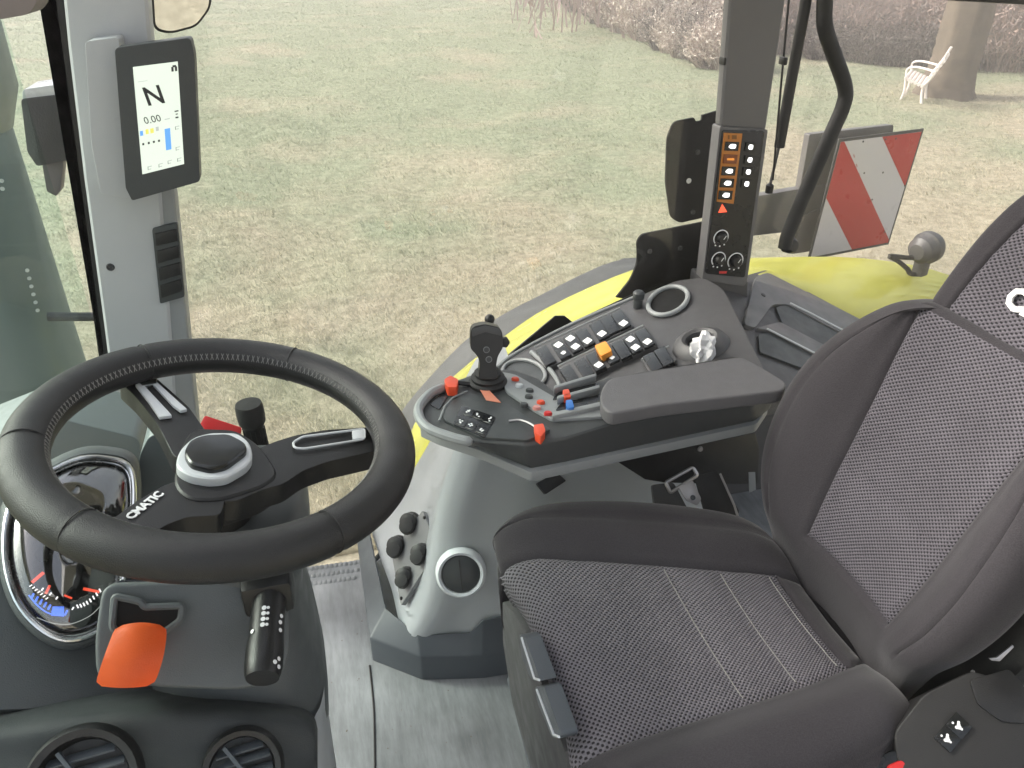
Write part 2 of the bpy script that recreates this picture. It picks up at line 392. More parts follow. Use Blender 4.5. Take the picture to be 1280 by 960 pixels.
# lawn: one sheet to the horizon, gently uneven
def lawn_z(x, y):
    return .05 * math.sin(x * .9 + y * .35) * math.sin(y * .8 - x * .2) + .03 * math.sin(x * 2.3 + 1) * math.sin(y * 2.1) + .014 * math.sin(x * 5.1 + 2 * math.sin(y * 1.7)) * math.sin(y * 6.3 + 2 * math.sin(x * 1.9))
def lawnmat():
    m, n, L, b = nodemat('frosty_lawn')
    geo = n.new('ShaderNodeNewGeometry')
    def noise(sc, det=6, mp=None, ro=.6):
        q = n.new('ShaderNodeTexNoise'); q.inputs['Scale'].default_value = sc; q.inputs['Detail'].default_value = det; q.inputs['Roughness'].default_value = ro
        L.new(geo.outputs['Position'], q.inputs['Vector']); return q.outputs['Fac']
    def ramp(f, a, b_, c0, c1):
        q = n.new('ShaderNodeValToRGB'); e = q.color_ramp.elements; e[0].position = a; e[1].position = b_; e[0].color = (*c0, 1); e[1].color = (*c1, 1); L.new(f, q.inputs[0]); return q.outputs[0]
    yy = n.new('ShaderNodeSeparateXYZ'); L.new(geo.outputs['Position'], yy.inputs[0])
    ym = n.new('ShaderNodeMapRange'); ym.inputs['From Min'].default_value = 3.5; ym.inputs['From Max'].default_value = 13; ym.inputs['To Min'].default_value = -.09; ym.inputs['To Max'].default_value = .13
    xs_ = n.new('ShaderNodeMath'); xs_.operation = 'MULTIPLY_ADD'; xs_.inputs[1].default_value = -.5; L.new(yy.outputs['X'], xs_.inputs[0]); L.new(yy.outputs['Y'], xs_.inputs[2]); L.new(xs_.outputs[0], ym.inputs['Value'])
    ya = n.new('ShaderNodeMath'); L.new(noise(.35, 4), ya.inputs[0]); L.new(ym.outputs[0], ya.inputs[1])
    base = ramp(ya.outputs[0], .38, .62, (.39, .35, .265), (.275, .30, .21))  # ground tones darkened to carry the shade among the blades
    fine = ramp(noise(9, 8, ro=.75), .32, .62, (.55, .54, .50), (1.12, 1.12, 1.1))
    mx = n.new('ShaderNodeMix'); mx.data_type = 'RGBA'; mx.blend_type = 'MULTIPLY'; mx.inputs[0].default_value = 1
    L.new(base, mx.inputs[6]); L.new(fine, mx.inputs[7]); L.new(mx.outputs[2], b.inputs['Base Color'])
    b.inputs['Roughness'].default_value = .95; b.inputs['Specular IOR Level'].default_value = .1
    bp = n.new('ShaderNodeBump'); bp.inputs['Strength'].default_value = .8; bp.inputs['Distance'].default_value = .03
    L.new(noise(28, 8, ro=.8), bp.inputs['Height']); L.new(bp.outputs[0], b.inputs['Normal'])
    return m
M_LAWN = lawnmat()
def axis_steps(a, b, near, k):
    out = [0.0]; v = 0
    while v < b: v += max(near, v * k); out.append(v)
    lo = [0.0]; v = 0
    while v < -a: v += max(near, v * k); lo.append(v)
    return [-q for q in lo[:0:-1]] + out
xs = axis_steps(-300, 300, .16, .035); ys = axis_steps(-60, 400, .16, .035)
bm = surf([[Vector((x, y, lawn_z(x, y) if y < 60 else 0)) for x in xs] for y in ys])
lawn = obj('lawn', bm, M_LAWN); tag(lawn, 'frosty straw and green lawn spreading round the machine', kind='structure')
# grass blades, nearest to the windows densest
def grass(nb, seedv):
    rng = np.random.default_rng(seedv)
    d = 1.2 + 46 * rng.random(nb) ** 2.0                      # distance from the cab side
    ang = rng.uniform(R(-52), R(88), nb)
    x = np.sin(ang) * d; y = 1.9 + np.cos(ang) * d * 1.0
    ok = y > 2.0
    x, y, d = x[ok], y[ok], d[ok]; nb = len(x)
    z = .05 * np.sin(x * .9 + y * .35) * np.sin(y * .8 - x * .2) + .03 * np.sin(x * 2.3 + 1) * np.sin(y * 2.1) + .014 * np.sin(x * 5.1 + 2 * np.sin(y * 1.7)) * np.sin(y * 6.3 + 2 * np.sin(x * 1.9))
    cl = np.sin(x * 5 + np.sin(y * 3.1) * 2) * np.sin(y * 6.3 + np.sin(x * 4) * 2)      # tussocks
    h = (.010 + .016 * rng.random(nb) + .008 * cl) * (1 + d * .04)
    wd = (.0012 + .0008 * rng.random(nb)) * (1 + d * .22)
    a = rng.uniform(0, 6.283, nb); ln = rng.uniform(.4, 1.6, nb) * h
    la = rng.normal(2.2, .9, nb)
    co_ = np.zeros((nb, 3, 3))
    co_[:, 0] = np.stack([x - np.cos(a) * wd, y - np.sin(a) * wd, z - .004], 1)
    co_[:, 1] = np.stack([x + np.cos(a) * wd, y + np.sin(a) * wd, z - .004], 1)
    co_[:, 2] = np.stack([x + np.cos(la) * ln, y + np.sin(la) * ln, z + h], 1)
    me = bpy.data.meshes.new('grass'); me.vertices.add(nb * 3); me.vertices.foreach_set('co', co_.reshape(-1).astype(np.float32))
    me.loops.add(nb * 3); me.loops.foreach_set('vertex_index', np.arange(nb * 3, dtype=np.int32))
    me.polygons.add(nb); me.polygons.foreach_set('loop_start', np.arange(0, nb * 3, 3, dtype=np.int32))
    me.update(calc_edges=True)
    ca = me.attributes.new('tint', 'FLOAT', 'POINT'); ca.data.foreach_set('value', np.repeat(np.clip(rng.normal(.5, .2, nb) + .30 * np.sin(x * 3.7 + 2.2 * np.sin(y * 2.9 + .5 * x)) * np.sin(y * 4.3 + 2.4 * np.sin(x * 2.3 - y)) + .18 * np.sin(x * 9.1 + 3 * np.sin(y * 5.3)) * np.sin(y * 10.7 + 3 * np.sin(x * 6.1)), 0, 1), 3).astype(np.float32))
    m, n, L, b = nodemat('grass_blades')
    at_ = n.new('ShaderNodeAttribute'); at_.attribute_name = 'tint'
    geo = n.new('ShaderNodeNewGeometry'); q = n.new('ShaderNodeTexNoise'); q.inputs['Scale'].default_value = .35; q.inputs['Detail'].default_value = 4; L.new(geo.outputs['Position'], q.inputs['Vector'])
    yy = n.new('ShaderNodeSeparateXYZ'); L.new(geo.outputs['Position'], yy.inputs[0])
    ym = n.new('ShaderNodeMapRange'); ym.inputs['From Min'].default_value = 3.5; ym.inputs['From Max'].default_value = 13; ym.inputs['To Min'].default_value = -.09; ym.inputs['To Max'].default_value = .13
    xs_ = n.new('ShaderNodeMath'); xs_.operation = 'MULTIPLY_ADD'; xs_.inputs[1].default_value = -.5; L.new(yy.outputs['X'], xs_.inputs[0]); L.new(yy.outputs['Y'], xs_.inputs[2]); L.new(xs_.outputs[0], ym.inputs['Value'])
    ya = n.new('ShaderNodeMath'); L.new(q.outputs['Fac'], ya.inputs[0]); L.new(ym.outputs[0], ya.inputs[1])
    r1 = n.new('ShaderNodeValToRGB'); e = r1.color_ramp.elements; e[0].position = .38; e[1].position = .62; e[0].color = (.50, .45, .345, 1); e[1].color = (.365, .395, .28, 1); L.new(ya.outputs[0], r1.inputs[0])
    r2 = n.new('ShaderNodeValToRGB'); e = r2.color_ramp.elements; e[0].color = (.74, .77, .71, 1); e[1].color = (1.12, 1.10, 1.07, 1); L.new(at_.outputs['Fac'], r2.inputs[0])
    mx = n.new('ShaderNodeMix'); mx.data_type = 'RGBA'; mx.blend_type = 'MULTIPLY'; mx.inputs[0].default_value = 1; L.new(r1.outputs[0], mx.inputs[6]); L.new(r2.outputs[0], mx.inputs[7])
    L.new(mx.outputs[2], b.inputs['Base Color']); b.inputs['Roughness'].default_value = .8; b.inputs['Specular IOR Level'].default_value = .15
    me.materials.append(m)
    o = bpy.data.objects.new('grass', me); COL.objects.link(o); tag(o, 'short frosted grass blades on the lawn', 'grass', kind='stuff')
grass(620000, 3)

# cab floor and roof
fl = struct('cab_floor', prism([(-.75, -.12, FZ), (1.3, -.12, FZ), (1.3, 1.42, FZ), (-.75, 1.42, FZ)], (0, 0, -.06), .004), M_FLOOR)
sm = obj('mat_seam', tube(crom([at(462, 832, Z=FZ), at(466, 870, Z=FZ), at(468, 905, Z=FZ), at(469, 1000, Z=FZ)], 4), .0022, 6), M_BLACK, fl)
b = bmesh.new()
for i in range(13):
    for j in range(3):
        p = at(378 + i * 6 - j * 4, 712 + j * 10 - i * .8, Z=FZ); lathe([(0, .0022), (.006, .0016), (.008, 0)], p, (0, 0, 1), 8, b)
tag(obj('floor_studs', b, M_FLOOR, fl), kind='stuff')
b = bmesh.new(); rg = random.Random(3)
for i in range(45):
    p = at(rg.uniform(380, 660), rg.uniform(720, 960), Z=FZ); r_ = rg.uniform(.0006, .0016)
    if p.x < .2 and p.y > .55: lathe([(0, r_ * .7), (r_, r_ * .3), (r_ * 1.1, 0)], p, (rg.uniform(-.3, .3), rg.uniform(-.3, .3), 1), 5, b, 0, rg.uniform(.6, 2), (rg.uniform(-1, 1), rg.uniform(-1, 1), 0))
tag(obj('floor_grit', b, mat('dry_grit', (.12, .10, .08), .9, var=.4, vscale=40)), 'dry crumbs of soil scattered on the grey cab floor', 'grit', kind='stuff')
struct('cab_side_panel', prism([(.34, 1.4205, FZ - .06), (2.0, 1.4205, FZ - .06), (2.0, 1.4205, 1.9), (1.25, 1.4205, 1.93), (.7, 1.4205, 2.04), (.45, 1.4205, 1.98), (.34, 1.4205, 1.93)], (0, .014, 0)), M_IRON)
struct('cab_roof', [merge(rb, prism(q, (0, 0, .12))) for rb in [bmesh.new()] for q in ([(-.95, -.25, 3.02), (-.80, -.25, 3.02), (-.80, 1.55, 3.02), (-.95, 1.55, 3.02)], [(.20, -.25, 3.02), (1.55, -.25, 3.02), (1.55, 1.55, 3.02), (.20, 1.55, 3.02)], [(-.80, -.25, 3.02), (.20, -.25, 3.02), (.20, .10, 3.02), (-.80, .10, 3.02)], [(-.80, 1.30, 3.02), (.20, 1.30, 3.02), (.20, 1.55, 3.02), (-.80, 1.55, 3.02)])][-1], mat('headliner', (.62, .62, .62), .8))  # unseen roof: opening added and lining kept pale to brighten the cab

# ================================================================== steering wheel
WN = Vector((.192, -.040, .98)).normalized(); WC = Vector((-.113, .685, 2.322)); WP = Plane(WC, WN)
WF = frame(WN, (1, 0, 0)); RR, RT = .1680, .0203
def wpt(a, r, h=0): return WC + WF @ Vector((r * math.cos(a), r * math.sin(a), h))
wh = thing('steering_wheel', WC, 'black leather steering wheel with light stitching and three spokes', 'steering wheel')
bm = bmesh.new(); NS, NT = 160, 28
spk = [math.atan2(*(reversed((WF.transposed() @ (WP.at(*q) - WC)).to_2d()))) for q in ((160, 478), (480, 545), (140, 665))]
seams = [math.atan2(*(reversed((WF.transposed() @ (WP.at(*q) - WC)).to_2d()))) for q in ((374, 445), (10, 560), (420, 672), (165, 438), (60, 690))]
rings = []
for i in range(NS):
    a = 2 * math.pi * i / NS; ring = []
    for j in range(NT):
        t = 2 * math.pi * j / NT
        rr = RT * (1 + .05 * math.cos(t * 2))
        for s_ in seams:
            da = abs((a - s_ + math.pi) % (2 * math.pi) - math.pi)
            rr -= .0016 * math.exp(-(da / .012) ** 2)
        ring.append(bm.verts.new(wpt(a, RR + rr * math.cos(t), rr * math.sin(t))))
    rings.append(ring)
for i in range(NS):
    for j in range(NT): bm.faces.new((rings[i][j], rings[(i + 1) % NS][j], rings[(i + 1) % NS][(j + 1) % NT], rings[i][(j + 1) % NT]))
rim = obj('rim', bm, M_LEA, wh, 180)
for s_ in seams:
    b = tube([wpt(s_, RR + (RT * .985) * math.cos(t), RT * .985 * math.sin(t)) for t in np.linspace(0, 6.283, 24, endpoint=False)], .0008, 5, True)
    obj('leather_joint', b, M_RUB, rim)
b = bmesh.new()
for i in range(170):
    a = 2 * math.pi * i / 170; r0 = RR - RT * .985
    for sgn in (-1, 1):
        p = wpt(a - .008 * sgn, RR - RT * 1.04 * math.cos(.62), RT * 1.0 * math.sin(.62)); q = wpt(a + .010 * sgn, RR - RT * 1.06 * math.cos(.28), RT * 1.0 * math.sin(.28))
        tube([p, q], .00036, 4, bm=b)
tag(obj('stitching', b, M_STITCH, rim), kind='stuff')
HO = -.016
hub = obj('hub', plate(WP, rnd([(224, 560), (240, 534), (296, 536), (326, 556), (350, 592), (328, 608), (276, 624), (236, 624), (216, 606)], 14), .036, .010, HO, 3), M_BLACK, wh)
sp1 = plate(WP, rnd([(146, 474), (193, 470), (236, 508), (262, 545), (255, 575), (218, 572), (196, 528), (170, 496)], 8), .022, .006, HO - .003, 3)
sp2 = plate(WP, rnd([(305, 568), (340, 553), (368, 544), (407, 537), (476, 533), (478, 562), (410, 577), (379, 588), (354, 605), (328, 612), (296, 626), (250, 626), (262, 590)], 8), .024, .006, HO - .003, 3)
sp3 = plate(WP, rnd([(250, 592), (236, 597), (205, 606), (171, 626), (120, 664), (140, 692), (177, 674), (210, 655), (234, 646), (276, 644), (285, 610)], 8), .024, .006, HO - .003, 3)
s1 = obj('spoke', sp1, M_BLACK, wh); s2 = obj('spoke', sp2, M_BLACK, wh); s3 = obj('spoke', sp3, M_BLACK, wh)
obj('chrome_trim', plate(WP, [(169, 480), (177, 478), (210, 513), (215, 519), (199, 521), (186, 502)], .004, .001, HO + .0015), M_SILV, s1)  # silver paint on these trims stands in for bright chrome reflections
obj('chrome_trim', plate(WP, [(186, 474), (195, 476), (226, 504), (234, 511), (226, 513), (216, 506)], .004, .001, HO + .0015), M_SILV, s1)
obj('chrome_trim', plate(WP, [(172, 476), (196, 473), (196, 479), (178, 482)], .004, .001, HO + .002), M_CHROME, s1)
ring_o = rnd([(366, 553), (378, 546), (456, 536), (456, 549), (380, 561), (368, 560)], 4)
tb = tube([WP.at(x, y, HO) for x, y in ring_o], .0013, 6, True)
obj('chrome_trim', tb, M_SILV, s2)
obj('chrome_trim', plate(WP, [(440, 538), (455, 536), (455, 547), (441, 549)], .003, .0008, HO + .001), M_SILV, s2)
p0, p1 = WP.at(160, 649, HO - .0025), WP.at(202, 616, HO - .0025); pu = WP.at(170, 620, HO - .0025)
obj('lettering', text_mesh('CMATIC', .0112, (p0 + p1) / 2 + WN * .0006, p1 - p0, pu - p0, .0008, bold=.0004), M_WHITE, s3)
CH = [(219, 578), (224, 562), (240, 546), (262, 540), (297, 540), (312, 551), (317, 569), (309, 581), (283, 596), (262, 598), (238, 594), (224, 587)]
obj('chrome_ring', plate(WP, rnd(CH, 8), .014, .004, HO + .010, 3), M_SILV, hub)
CC = [(229, 564), (238, 548), (256, 542), (286, 541), (306, 551), (310, 561), (283, 581), (264, 585), (238, 579)]
obj('hub_cap', plate(WP, rnd(CC, 7), .012, .004, HO + .017, 3), M_GLOSS, hub)
obj('steering_shaft', tube([WC - WN * .04, WC - WN * .16], .032, 20), M_BLACK, wh)

# ================================================================== dashboard
da = thing('dashboard', (-.2, .68, FZ), 'charcoal dashboard and steering column under the wheel', 'dashboard')
# column: stacked rings
b = bmesh.new(); cg = []
for z, cx, cy, rx, ry in ((FZ, -.20, .70, .115, .13), (1.75, -.20, .70, .12, .135), (1.93, -.175, .70, .118, .14), (2.02, -.155, .71, .098, .13), (2.12, -.135, .72, .072, .11), (2.18, -.118, .73, .071, .11), (2.205, -.115, .73, .068, .105), (2.222, -.115, .73, .058, .09), (2.228, -.115, .73, .03, .05)):
    cg.append([Vector((cx + rx * math.copysign(abs(math.cos(t)) ** .7, math.cos(t)), cy + ry * math.copysign(abs(math.sin(t)) ** .7, math.sin(t)), z)) for t in np.linspace(0, 2 * math.pi, 41)])
cols = list(zip(*cg)); cols = [crom(c, 4) for c in cols]; G = [list(r) for r in zip(*cols)]
surf(G, bm=b); bmesh.ops.remove_doubles(b, verts=b.verts, dist=1e-5)
obj('column_shroud', b, M_DASH, da, 60)
# lower panel with the vents
xsr = [-60, 0, 60, 120, 180, 240, 300, 345, 375, 392, 397]
def row(ys, Ys): return [at(x, y, Y=Y) for x, y, Y in zip(xsr, ys, Ys)]
rows = [row([862, 862, 858, 853, 850, 852, 858, 866, 874, 884, 900], [.70] * 11),
        row([884, 880, 872, 866, 862, 862, 866, 873, 881, 892, 908], [.635] * 11),
        row([905, 899, 891, 884, 879, 877, 878, 882, 888, 899, 914], [.585] * 11),
        row([925, 919, 911, 904, 898, 896, 897, 901, 907, 914, 925], [.560] * 11),
        row([960, 955, 949, 943, 938, 936, 937, 940, 944, 948, 952], [.540] * 11),
        row([1010, 1010, 1005, 1000, 996, 994, 994, 996, 996, 990, 985], [.505] * 11),
        row([1080, 1080, 1080, 1075, 1070, 1070, 1070, 1070, 1065, 1050, 1040], [.47] * 10 + [.49])]
lp = surf(resample(rows, 5, 4)); bmesh.ops.solidify(lp, geom=lp.faces, thickness=-.006)
obj('lower_panel', lp, M_DASH, da, 50)
def vent(cx, cy, rx, ry, Y):
    o = at(cx, cy, Y=Y); n = Vector((.05, -.72, .70)); sc = (o - CAM).length / F
    rr = rx * sc * 1.02
    v = obj('vent', lathe([(rr * .80, -.004), (rr * .86, .006), (rr, .008), (rr * 1.06, .003), (rr * 1.08, -.006)], o, n, 36), M_BLACK, da)
    obj('vent_throat', lathe([(rr * .85, .004), (rr * .8, -.008), (rr * .75, -.012), (0, -.012)], o, n, 28), M_BLACK, v)
    Fm = frame(n, (1, .1, 0))
    for k in (-.55, -.15, .28, .62):
        hw = rr * .78 * math.sqrt(1 - k * k)
        bx = box(o + Fm @ Vector((0, k * rr * .8, -.004)), (hw * 2, .0022, .010), Fm @ Matrix.Rotation(R(35), 3, 'X'), .0005)
        obj('vent_slat', bx, M_TRIM, v)
    bx = box(o + Fm @ Vector((0, 0, .001)), (.004, rr * 1.55, .006), Fm @ Matrix.Rotation(R(28), 3, 'Z'), .001); obj('vent_fin', bx, M_TRIM, v)
vent(104, 980, 51, 40, .512); vent(303, 962, 39, 38, .520)
# cowl around the instruments: bowl shape grown from the cluster outline
CP = Plane((-.30, .72, 2.17), (.50, -.34, .80))
CL = [(6, 700), (8, 648), (22, 622), (58, 592), (100, 573), (138, 573), (160, 582), (167, 605), (166, 650), (158, 700), (150, 745), (138, 775), (118, 792), (82, 800), (48, 784), (20, 750)]
CLs = [tuple(p.to_2d()) for p in crom([(x, y, 0) for x, y in CL], 4, True)]
cc = Vector((88, 690))
def scl(poly, k, dx=0, dy=0): return [(cc.x + (x - cc.x) * k + dx, cc.y + (y - cc.y) * k + dy) for x, y in poly]
lv = [(1.0, .0), (1.04, .008), (1.08, .004), (1.11, -.012), (1.12, -.05), (1.12, -.10), (1.12, -.2)]
b = bmesh.new(); surf([[CP.at(*p, off=o) for p in scl(CLs, k) + [scl(CLs, k)[0]]] for k, o in lv], bm=b); bmesh.ops.remove_doubles(b, verts=b.verts, dist=1e-5)
cowl = obj('instrument_cowl', b, M_DASH, da, 50)
obj('instrument_bezel', tube([CP.at(*p, off=.009) for p in scl(CLs, 1.0)], .0030, 10, True), M_CHROME, cowl)
obj('instrument_bezel', tube([CP.at(*p, off=.004) for p in scl(CLs, .955)], .0013, 8, True), M_CHROME, cowl)
CB = Plane(CP.p - CP.n * .035, CP.n)
obj('cowl_base', plate(CB, rnd([(-90, 600), (-4, 640), (20, 610), (100, 600), (165, 620), (185, 700), (190, 866), (100, 884), (-90, 890)], 8), .05, .01, 0, 3), M_DASH, da)
cl = obj('instrument_cluster', plate(CP, scl(CLs, 1.01), .01, 0, -.012), M_GLOSS, da)
gm = bmesh.new()
def tick(x0, y0, x1, y1, w_, m_): tube([CP.at(x0, y0, -.0115), CP.at(x1, y1, -.0115)], w_, 5, bm=gm, mi=m_)
for i in range(9):
    t = i / 8; x = 39 + 42 * t; y = 748 + 19 * math.sin(t * 1.5) + 2 * t; tick(x, y, x + 3, y - 6, .0011, 0)
gm2 = plate(CP, [(66, 758), (80, 758), (80, 770), (64, 769)], .001, 0, -.0105, mi=0); merge(gm, gm2)
tube(crom([CP.at(36, 744, -.011), CP.at(48, 758, -.011), (CP.at(62, 767, -.011)), CP.at(80, 770, -.011)], 4), .0007, 5, bm=gm, mi=0)
for i in range(8):
    t = i / 7; x = 98 + 28 * t; y = 760 - 16 * t * t - 4 * t; tick(x, y, x - 2, y - 4, .0007, 1)
for i in range(7):
    t = i / 6; x = 37 + 20 * t; y = 733 + 16 * t; tick(x, y, x + 3, y - 2, .0006, 1)
for q in ((62, 744), (70, 749), (52, 738), (90, 762)): tick(q[0], q[1], q[0] + 2, q[1] - 3, .0008, 1)
tick(40, 728, 54, 716, .0018, 2); tick(57, 742, 62, 732, .0014, 2); tick(104, 736, 124, 740, .0016, 2); tick(80, 744, 90, 748, .001, 2)
tube(crom([CP.at(*p, off=-.0112) for p in ((46, 772), (66, 779), (88, 780), (112, 770), (128, 755))], 4), .0005, 5, bm=gm, mi=3)
obj('gauge_marks', gm, [M_LBLUE, M_LWHITE, M_LRED, M_LCDG], cl)
b = surf([[CP.at(*p, off=o) for p in scl(CLs, k) + [scl(CLs, k)[0]]] for k, o in [(.97, -.004)] + [(.97 * math.cos(t), -.004 + .034 * math.sin(t) ** 1.0) for t in np.linspace(.12, 1.5, 12)]]); bmesh.ops.remove_doubles(b, verts=b.verts, dist=1e-5)
bmesh.ops.solidify(b, geom=b.faces, thickness=.0008); obj('gauge_glass', b, M_LENS, cl, 180)
# small warning display right of the cluster
WPn = Plane(at(195, 740, Y=.64), (.25, -.6, .75))
wl = obj('warning_display', plate(WPn, rnd([(150, 725), (232, 723), (228, 742), (160, 745)], 5), .006, .001, 0), M_GLOSS, da)
wm = bmesh.new()
for x0, x1 in ((163, 176), (199, 222)): plate(WPn, [(x0, 735), (x1, 734.5), (x1 - 1, 740), (x0 + 2, 740)], .001, 0, .0012, mi=0, bm=wm)
plate(WPn, [(182, 734), (192, 734), (192, 740), (183, 740)], .001, 0, .0012, mi=1, bm=wm)
obj('warning_lamps', wm, [M_LRED, M_LWHITE], wl)
obj('display_lip', tube(crom([WPn.at(*q, off=.002) for q in ((146, 730), (160, 745), (190, 749), (222, 744), (240, 734))], 5), .007, 12), M_TRIM, da)
# pocket under it: flat plate painted matte black for its shade
SP = Plane(at(180, 770, Y=.60), (.15, -.75, .6))
pk = [(143, 745), (176, 752), (180, 759), (228, 757), (226, 775), (205, 790), (150, 792), (140, 785)]
obj('pocket', plate(SP, rnd(pk, 5), .004, 0, .002), M_MATTE, da)
obj('pocket_lip', tube([SP.at(x, y, .003) for x, y in rnd(pk, 6)], .0035, 8, True), M_DASH, da)
# chin of the shroud behind the pocket
b = plate(SP, rnd([(128, 730), (330, 726), (362, 752), (364, 836), (318, 864), (205, 860), (120, 850), (118, 800)], [18, 18, 30, 40, 40, 18, 18, 18]), .07, .026, -.006, 4)
obj('shroud_front', b, M_DASH, da)
# orange tab
OT = Plane(at(160, 820, Y=.56), (.12, -.72, .68))
otg = []
for i in range(15):
    v = i / 14; cut = 9 * max(0, (abs(2 * v - 1) - .78) / .22) ** 2.2; l = 145 - 27 * v - 1 * math.sin(v * math.pi) + cut; r_ = 209 - 17 * v + 4 * math.sin(v * math.pi) - cut; y0 = 781 + 77 * v
    otg.append([OT.at(l + (r_ - l) * u, y0 + (0 if 0 < i < 7 else 0) - 3 * math.sin(u * math.pi) * (1 - v) + 2 * math.sin(u * math.pi) * v, .006 * math.sin(u * math.pi) + .008 * math.sin(v * 2.6)) for u in np.linspace(0, 1, 8)])
b = surf(otg); bmesh.ops.solidify(b, geom=b.faces, thickness=.006); bevel(b, .0025, 2, 50)
tag(obj('release_tab', b, M_ORANGE, da), 'bright orange release tab below the open pocket')
# pale kick plate at the door side of the column
kp = [at(396, 828, Y=.70), at(405, 852, Y=.66), at(401, 880, Y=.62), at(391, 905, Y=.60), at(386, 965, Y=.60)]
b = surf([[p for p in crom(kp, 5)], [p + Vector((-.012, .02, -.5)) for p in crom(kp, 5)]]); bmesh.ops.solidify(b, geom=b.faces, thickness=.012)
obj('kick_plate', b, M_LIGHT, da)
# instrument hood seen through the wheel
HP = PY(.98)
b = plate(HP, rnd([(176, 652), (174, 570), (186, 545), (206, 541), (226, 552), (250, 585), (262, 660)], 8), .10, .014, 0, 3)
obj('dash_top', b, mat('teal_grey_plastic', (.16, .185, .185), .45, .15, 900), da)
obj('dash_ledge', plate(PY(1.12), rnd([(-40, 560), (60, 520), (175, 548), (180, 640), (-40, 650)], 12), .12, .015, 0, 3), mat('teal_grey_plastic', (.16, .185, .185)), da)

# levers on the column
kn = thing('column_knob', at(318, 560, Y=.86), 'black ribbed rotary knob standing behind the wheel hub', 'knob')
o = at(325, 570, Y=.86); ax = Vector((-.02, .0, 1))
sc = (o - CAM).length / F
obj('barrel', lathe([(0, 0), (.0125, 0), (.0128, .05), (.013, .052)] , o, ax, 24), M_BLACK, kn)
b = lathe([(.0135, .048), (.0162, .052), (.0168, .060), (.0165, .074), (.0155, .078), (0, .079)], o, ax, 28); obj('cap', b, M_RUB, kn)
b = bmesh.new()
for i in range(14):
    t = 2 * math.pi * i / 14; p = o + Vector((math.cos(t) * .0128, math.sin(t) * .0128, 0)); tube([p + ax * .006, p + ax * .044], .0009, 5, bm=b)
obj('ribs', b, M_BLACK, kn)
rl = thing('red_strap', at(275, 540, Y=.92), 'red plastic strap lying behind the steering hub', 'strap')
RP = Plane(at(275, 535, Y=.90), (0, -.7, .7))
obj('strap_band', plate(RP, rnd([(249, 532), (256, 519), (302, 534), (300, 544), (262, 538), (250, 540)], 3), .006, .0015), M_RED, rl)
obj('strap_fold', plate(RP, rnd([(252, 536), (270, 533), (300, 541), (296, 548), (268, 544)], 3), .006, .0015, -.008), M_RED, rl)
st = thing('multifunction_stalk', at(330, 760, Y=.62), 'thick black indicator stalk with white light symbols pointing down', 'stalk')
a0, a1 = at(338, 738, Y=.615), at(328, 848, Y=.525)
axs = (a1 - a0).normalized(); ln = (a1 - a0).length
b = lathe([(0, 0), (.0155, 0), (.0165, .01), (.0165, ln * .55), (.0168, ln * .6), (.0176, ln * .68), (.0176, ln - .012), (.0165, ln - .004), (.015, ln), (0, ln + .001)], a0, axs, 28)
body = obj('stalk_body', b, M_BLACK, st)
tocam = (CAM - a0).normalized(); tocam = (tocam - axs * tocam.dot(axs)).normalized(); sdv = axs.cross(tocam)
def sym(u, k, r=.0024):
    ang = k; p = a0 + axs * u + (tocam * math.cos(ang) + sdv * math.sin(ang)) * .0172; n = (tocam * math.cos(ang) + sdv * math.sin(ang))
    obj('symbol', lathe([(0, .0006), (r, .0005), (r, 0)], p, n, 7), M_WHITE, body)
side = 1 if sdv.dot(rt) > 0 else -1
for k, u in enumerate((.030, .036, .042, .048)):
    sym(u, -.15 * side + .10); sym(u, -.15 * side - .12, .0016)
for u, k in ((.036, .8), (.043, .75), (.051, .8), (.080, .85), (.0845, .6), (.052, -.85), (.0875, .9)): sym(u, k * side, .0022)
b = box(a0 + axs * .002 - tocam * .012 + Vector((0, .01, .01)), (.05, .05, .04), None, .008); obj('stalk_mount', b, M_BLACK, st)

# ================================================================== driver's seat
se = thing('driver_seat', (.40, .63, FZ), 'grey cloth driver seat with woven centre panels', 'seat')
ZC = 1.985
rowsS = [(.262, -.16, .845, .44, .78, .49), (.235, -.10, .855, .43, .785, .484), (.213, -.048, .855, .425, .79, .480), (.208, -.012, .868, .415, .79, .480), (.235, .004, .885, .395, .786, .483),
         (.30, .002, .895, .372, .768, .490), (.40, -.004, .880, .375, .738, .500), (.50, -.012, .850, .392, .708, .512), (.572, -.022, .822, .415, .690, .528), (.610, -.045, .80, .43, .68, .54), (.618, -.11, .80, .43, .68, .54)]
G = []
for k, (X, dz, yr, yl, ir, il) in enumerate(rowsS):
    z = ZC + dz; bl = (.3, .5, .6, .7, .9, 1, 1, 1, .9, .6, .3)[k]; fx = -.012 if k < 4 else 0
    mid = (ir + il) / 2
    def pt(y, h): return Vector((X + (fx * (h > 0)), y, z + h))
    G.append([pt(yr - .015, -.15), pt(yr + .004, -.08), pt(yr + .002, -.02), pt(yr - .022, .024 * bl), pt(ir + .045, .030 * bl), pt(ir, .006 * bl),
              pt(ir * .75 + il * .25, 0), pt(mid, -.002), pt(ir * .25 + il * .75, 0), pt(il, .006 * bl), pt(il - .05, .034 * bl), pt(yl + .02, .028 * bl), pt(yl - .002, -.02), pt(yl - .004, -.08), pt(yl + .015, -.15)])
NR, NC = 8, 8
Gs = resample(G, NR, NC)
c_r, c_l = 5 * NC, 9 * NC; r_f, r_b = int(.4 * NR), 8 * NR
sx = [at(831, 704, Z=ZC).x, at(900, 704, Z=ZC).x, at(961, 709, Z=ZC).x]
def rowfor(x): return min(range(3 * NR, len(Gs)), key=lambda i: abs(Gs[i][7 * NC].x - x))
srow = [rowfor(x) for x in sx]
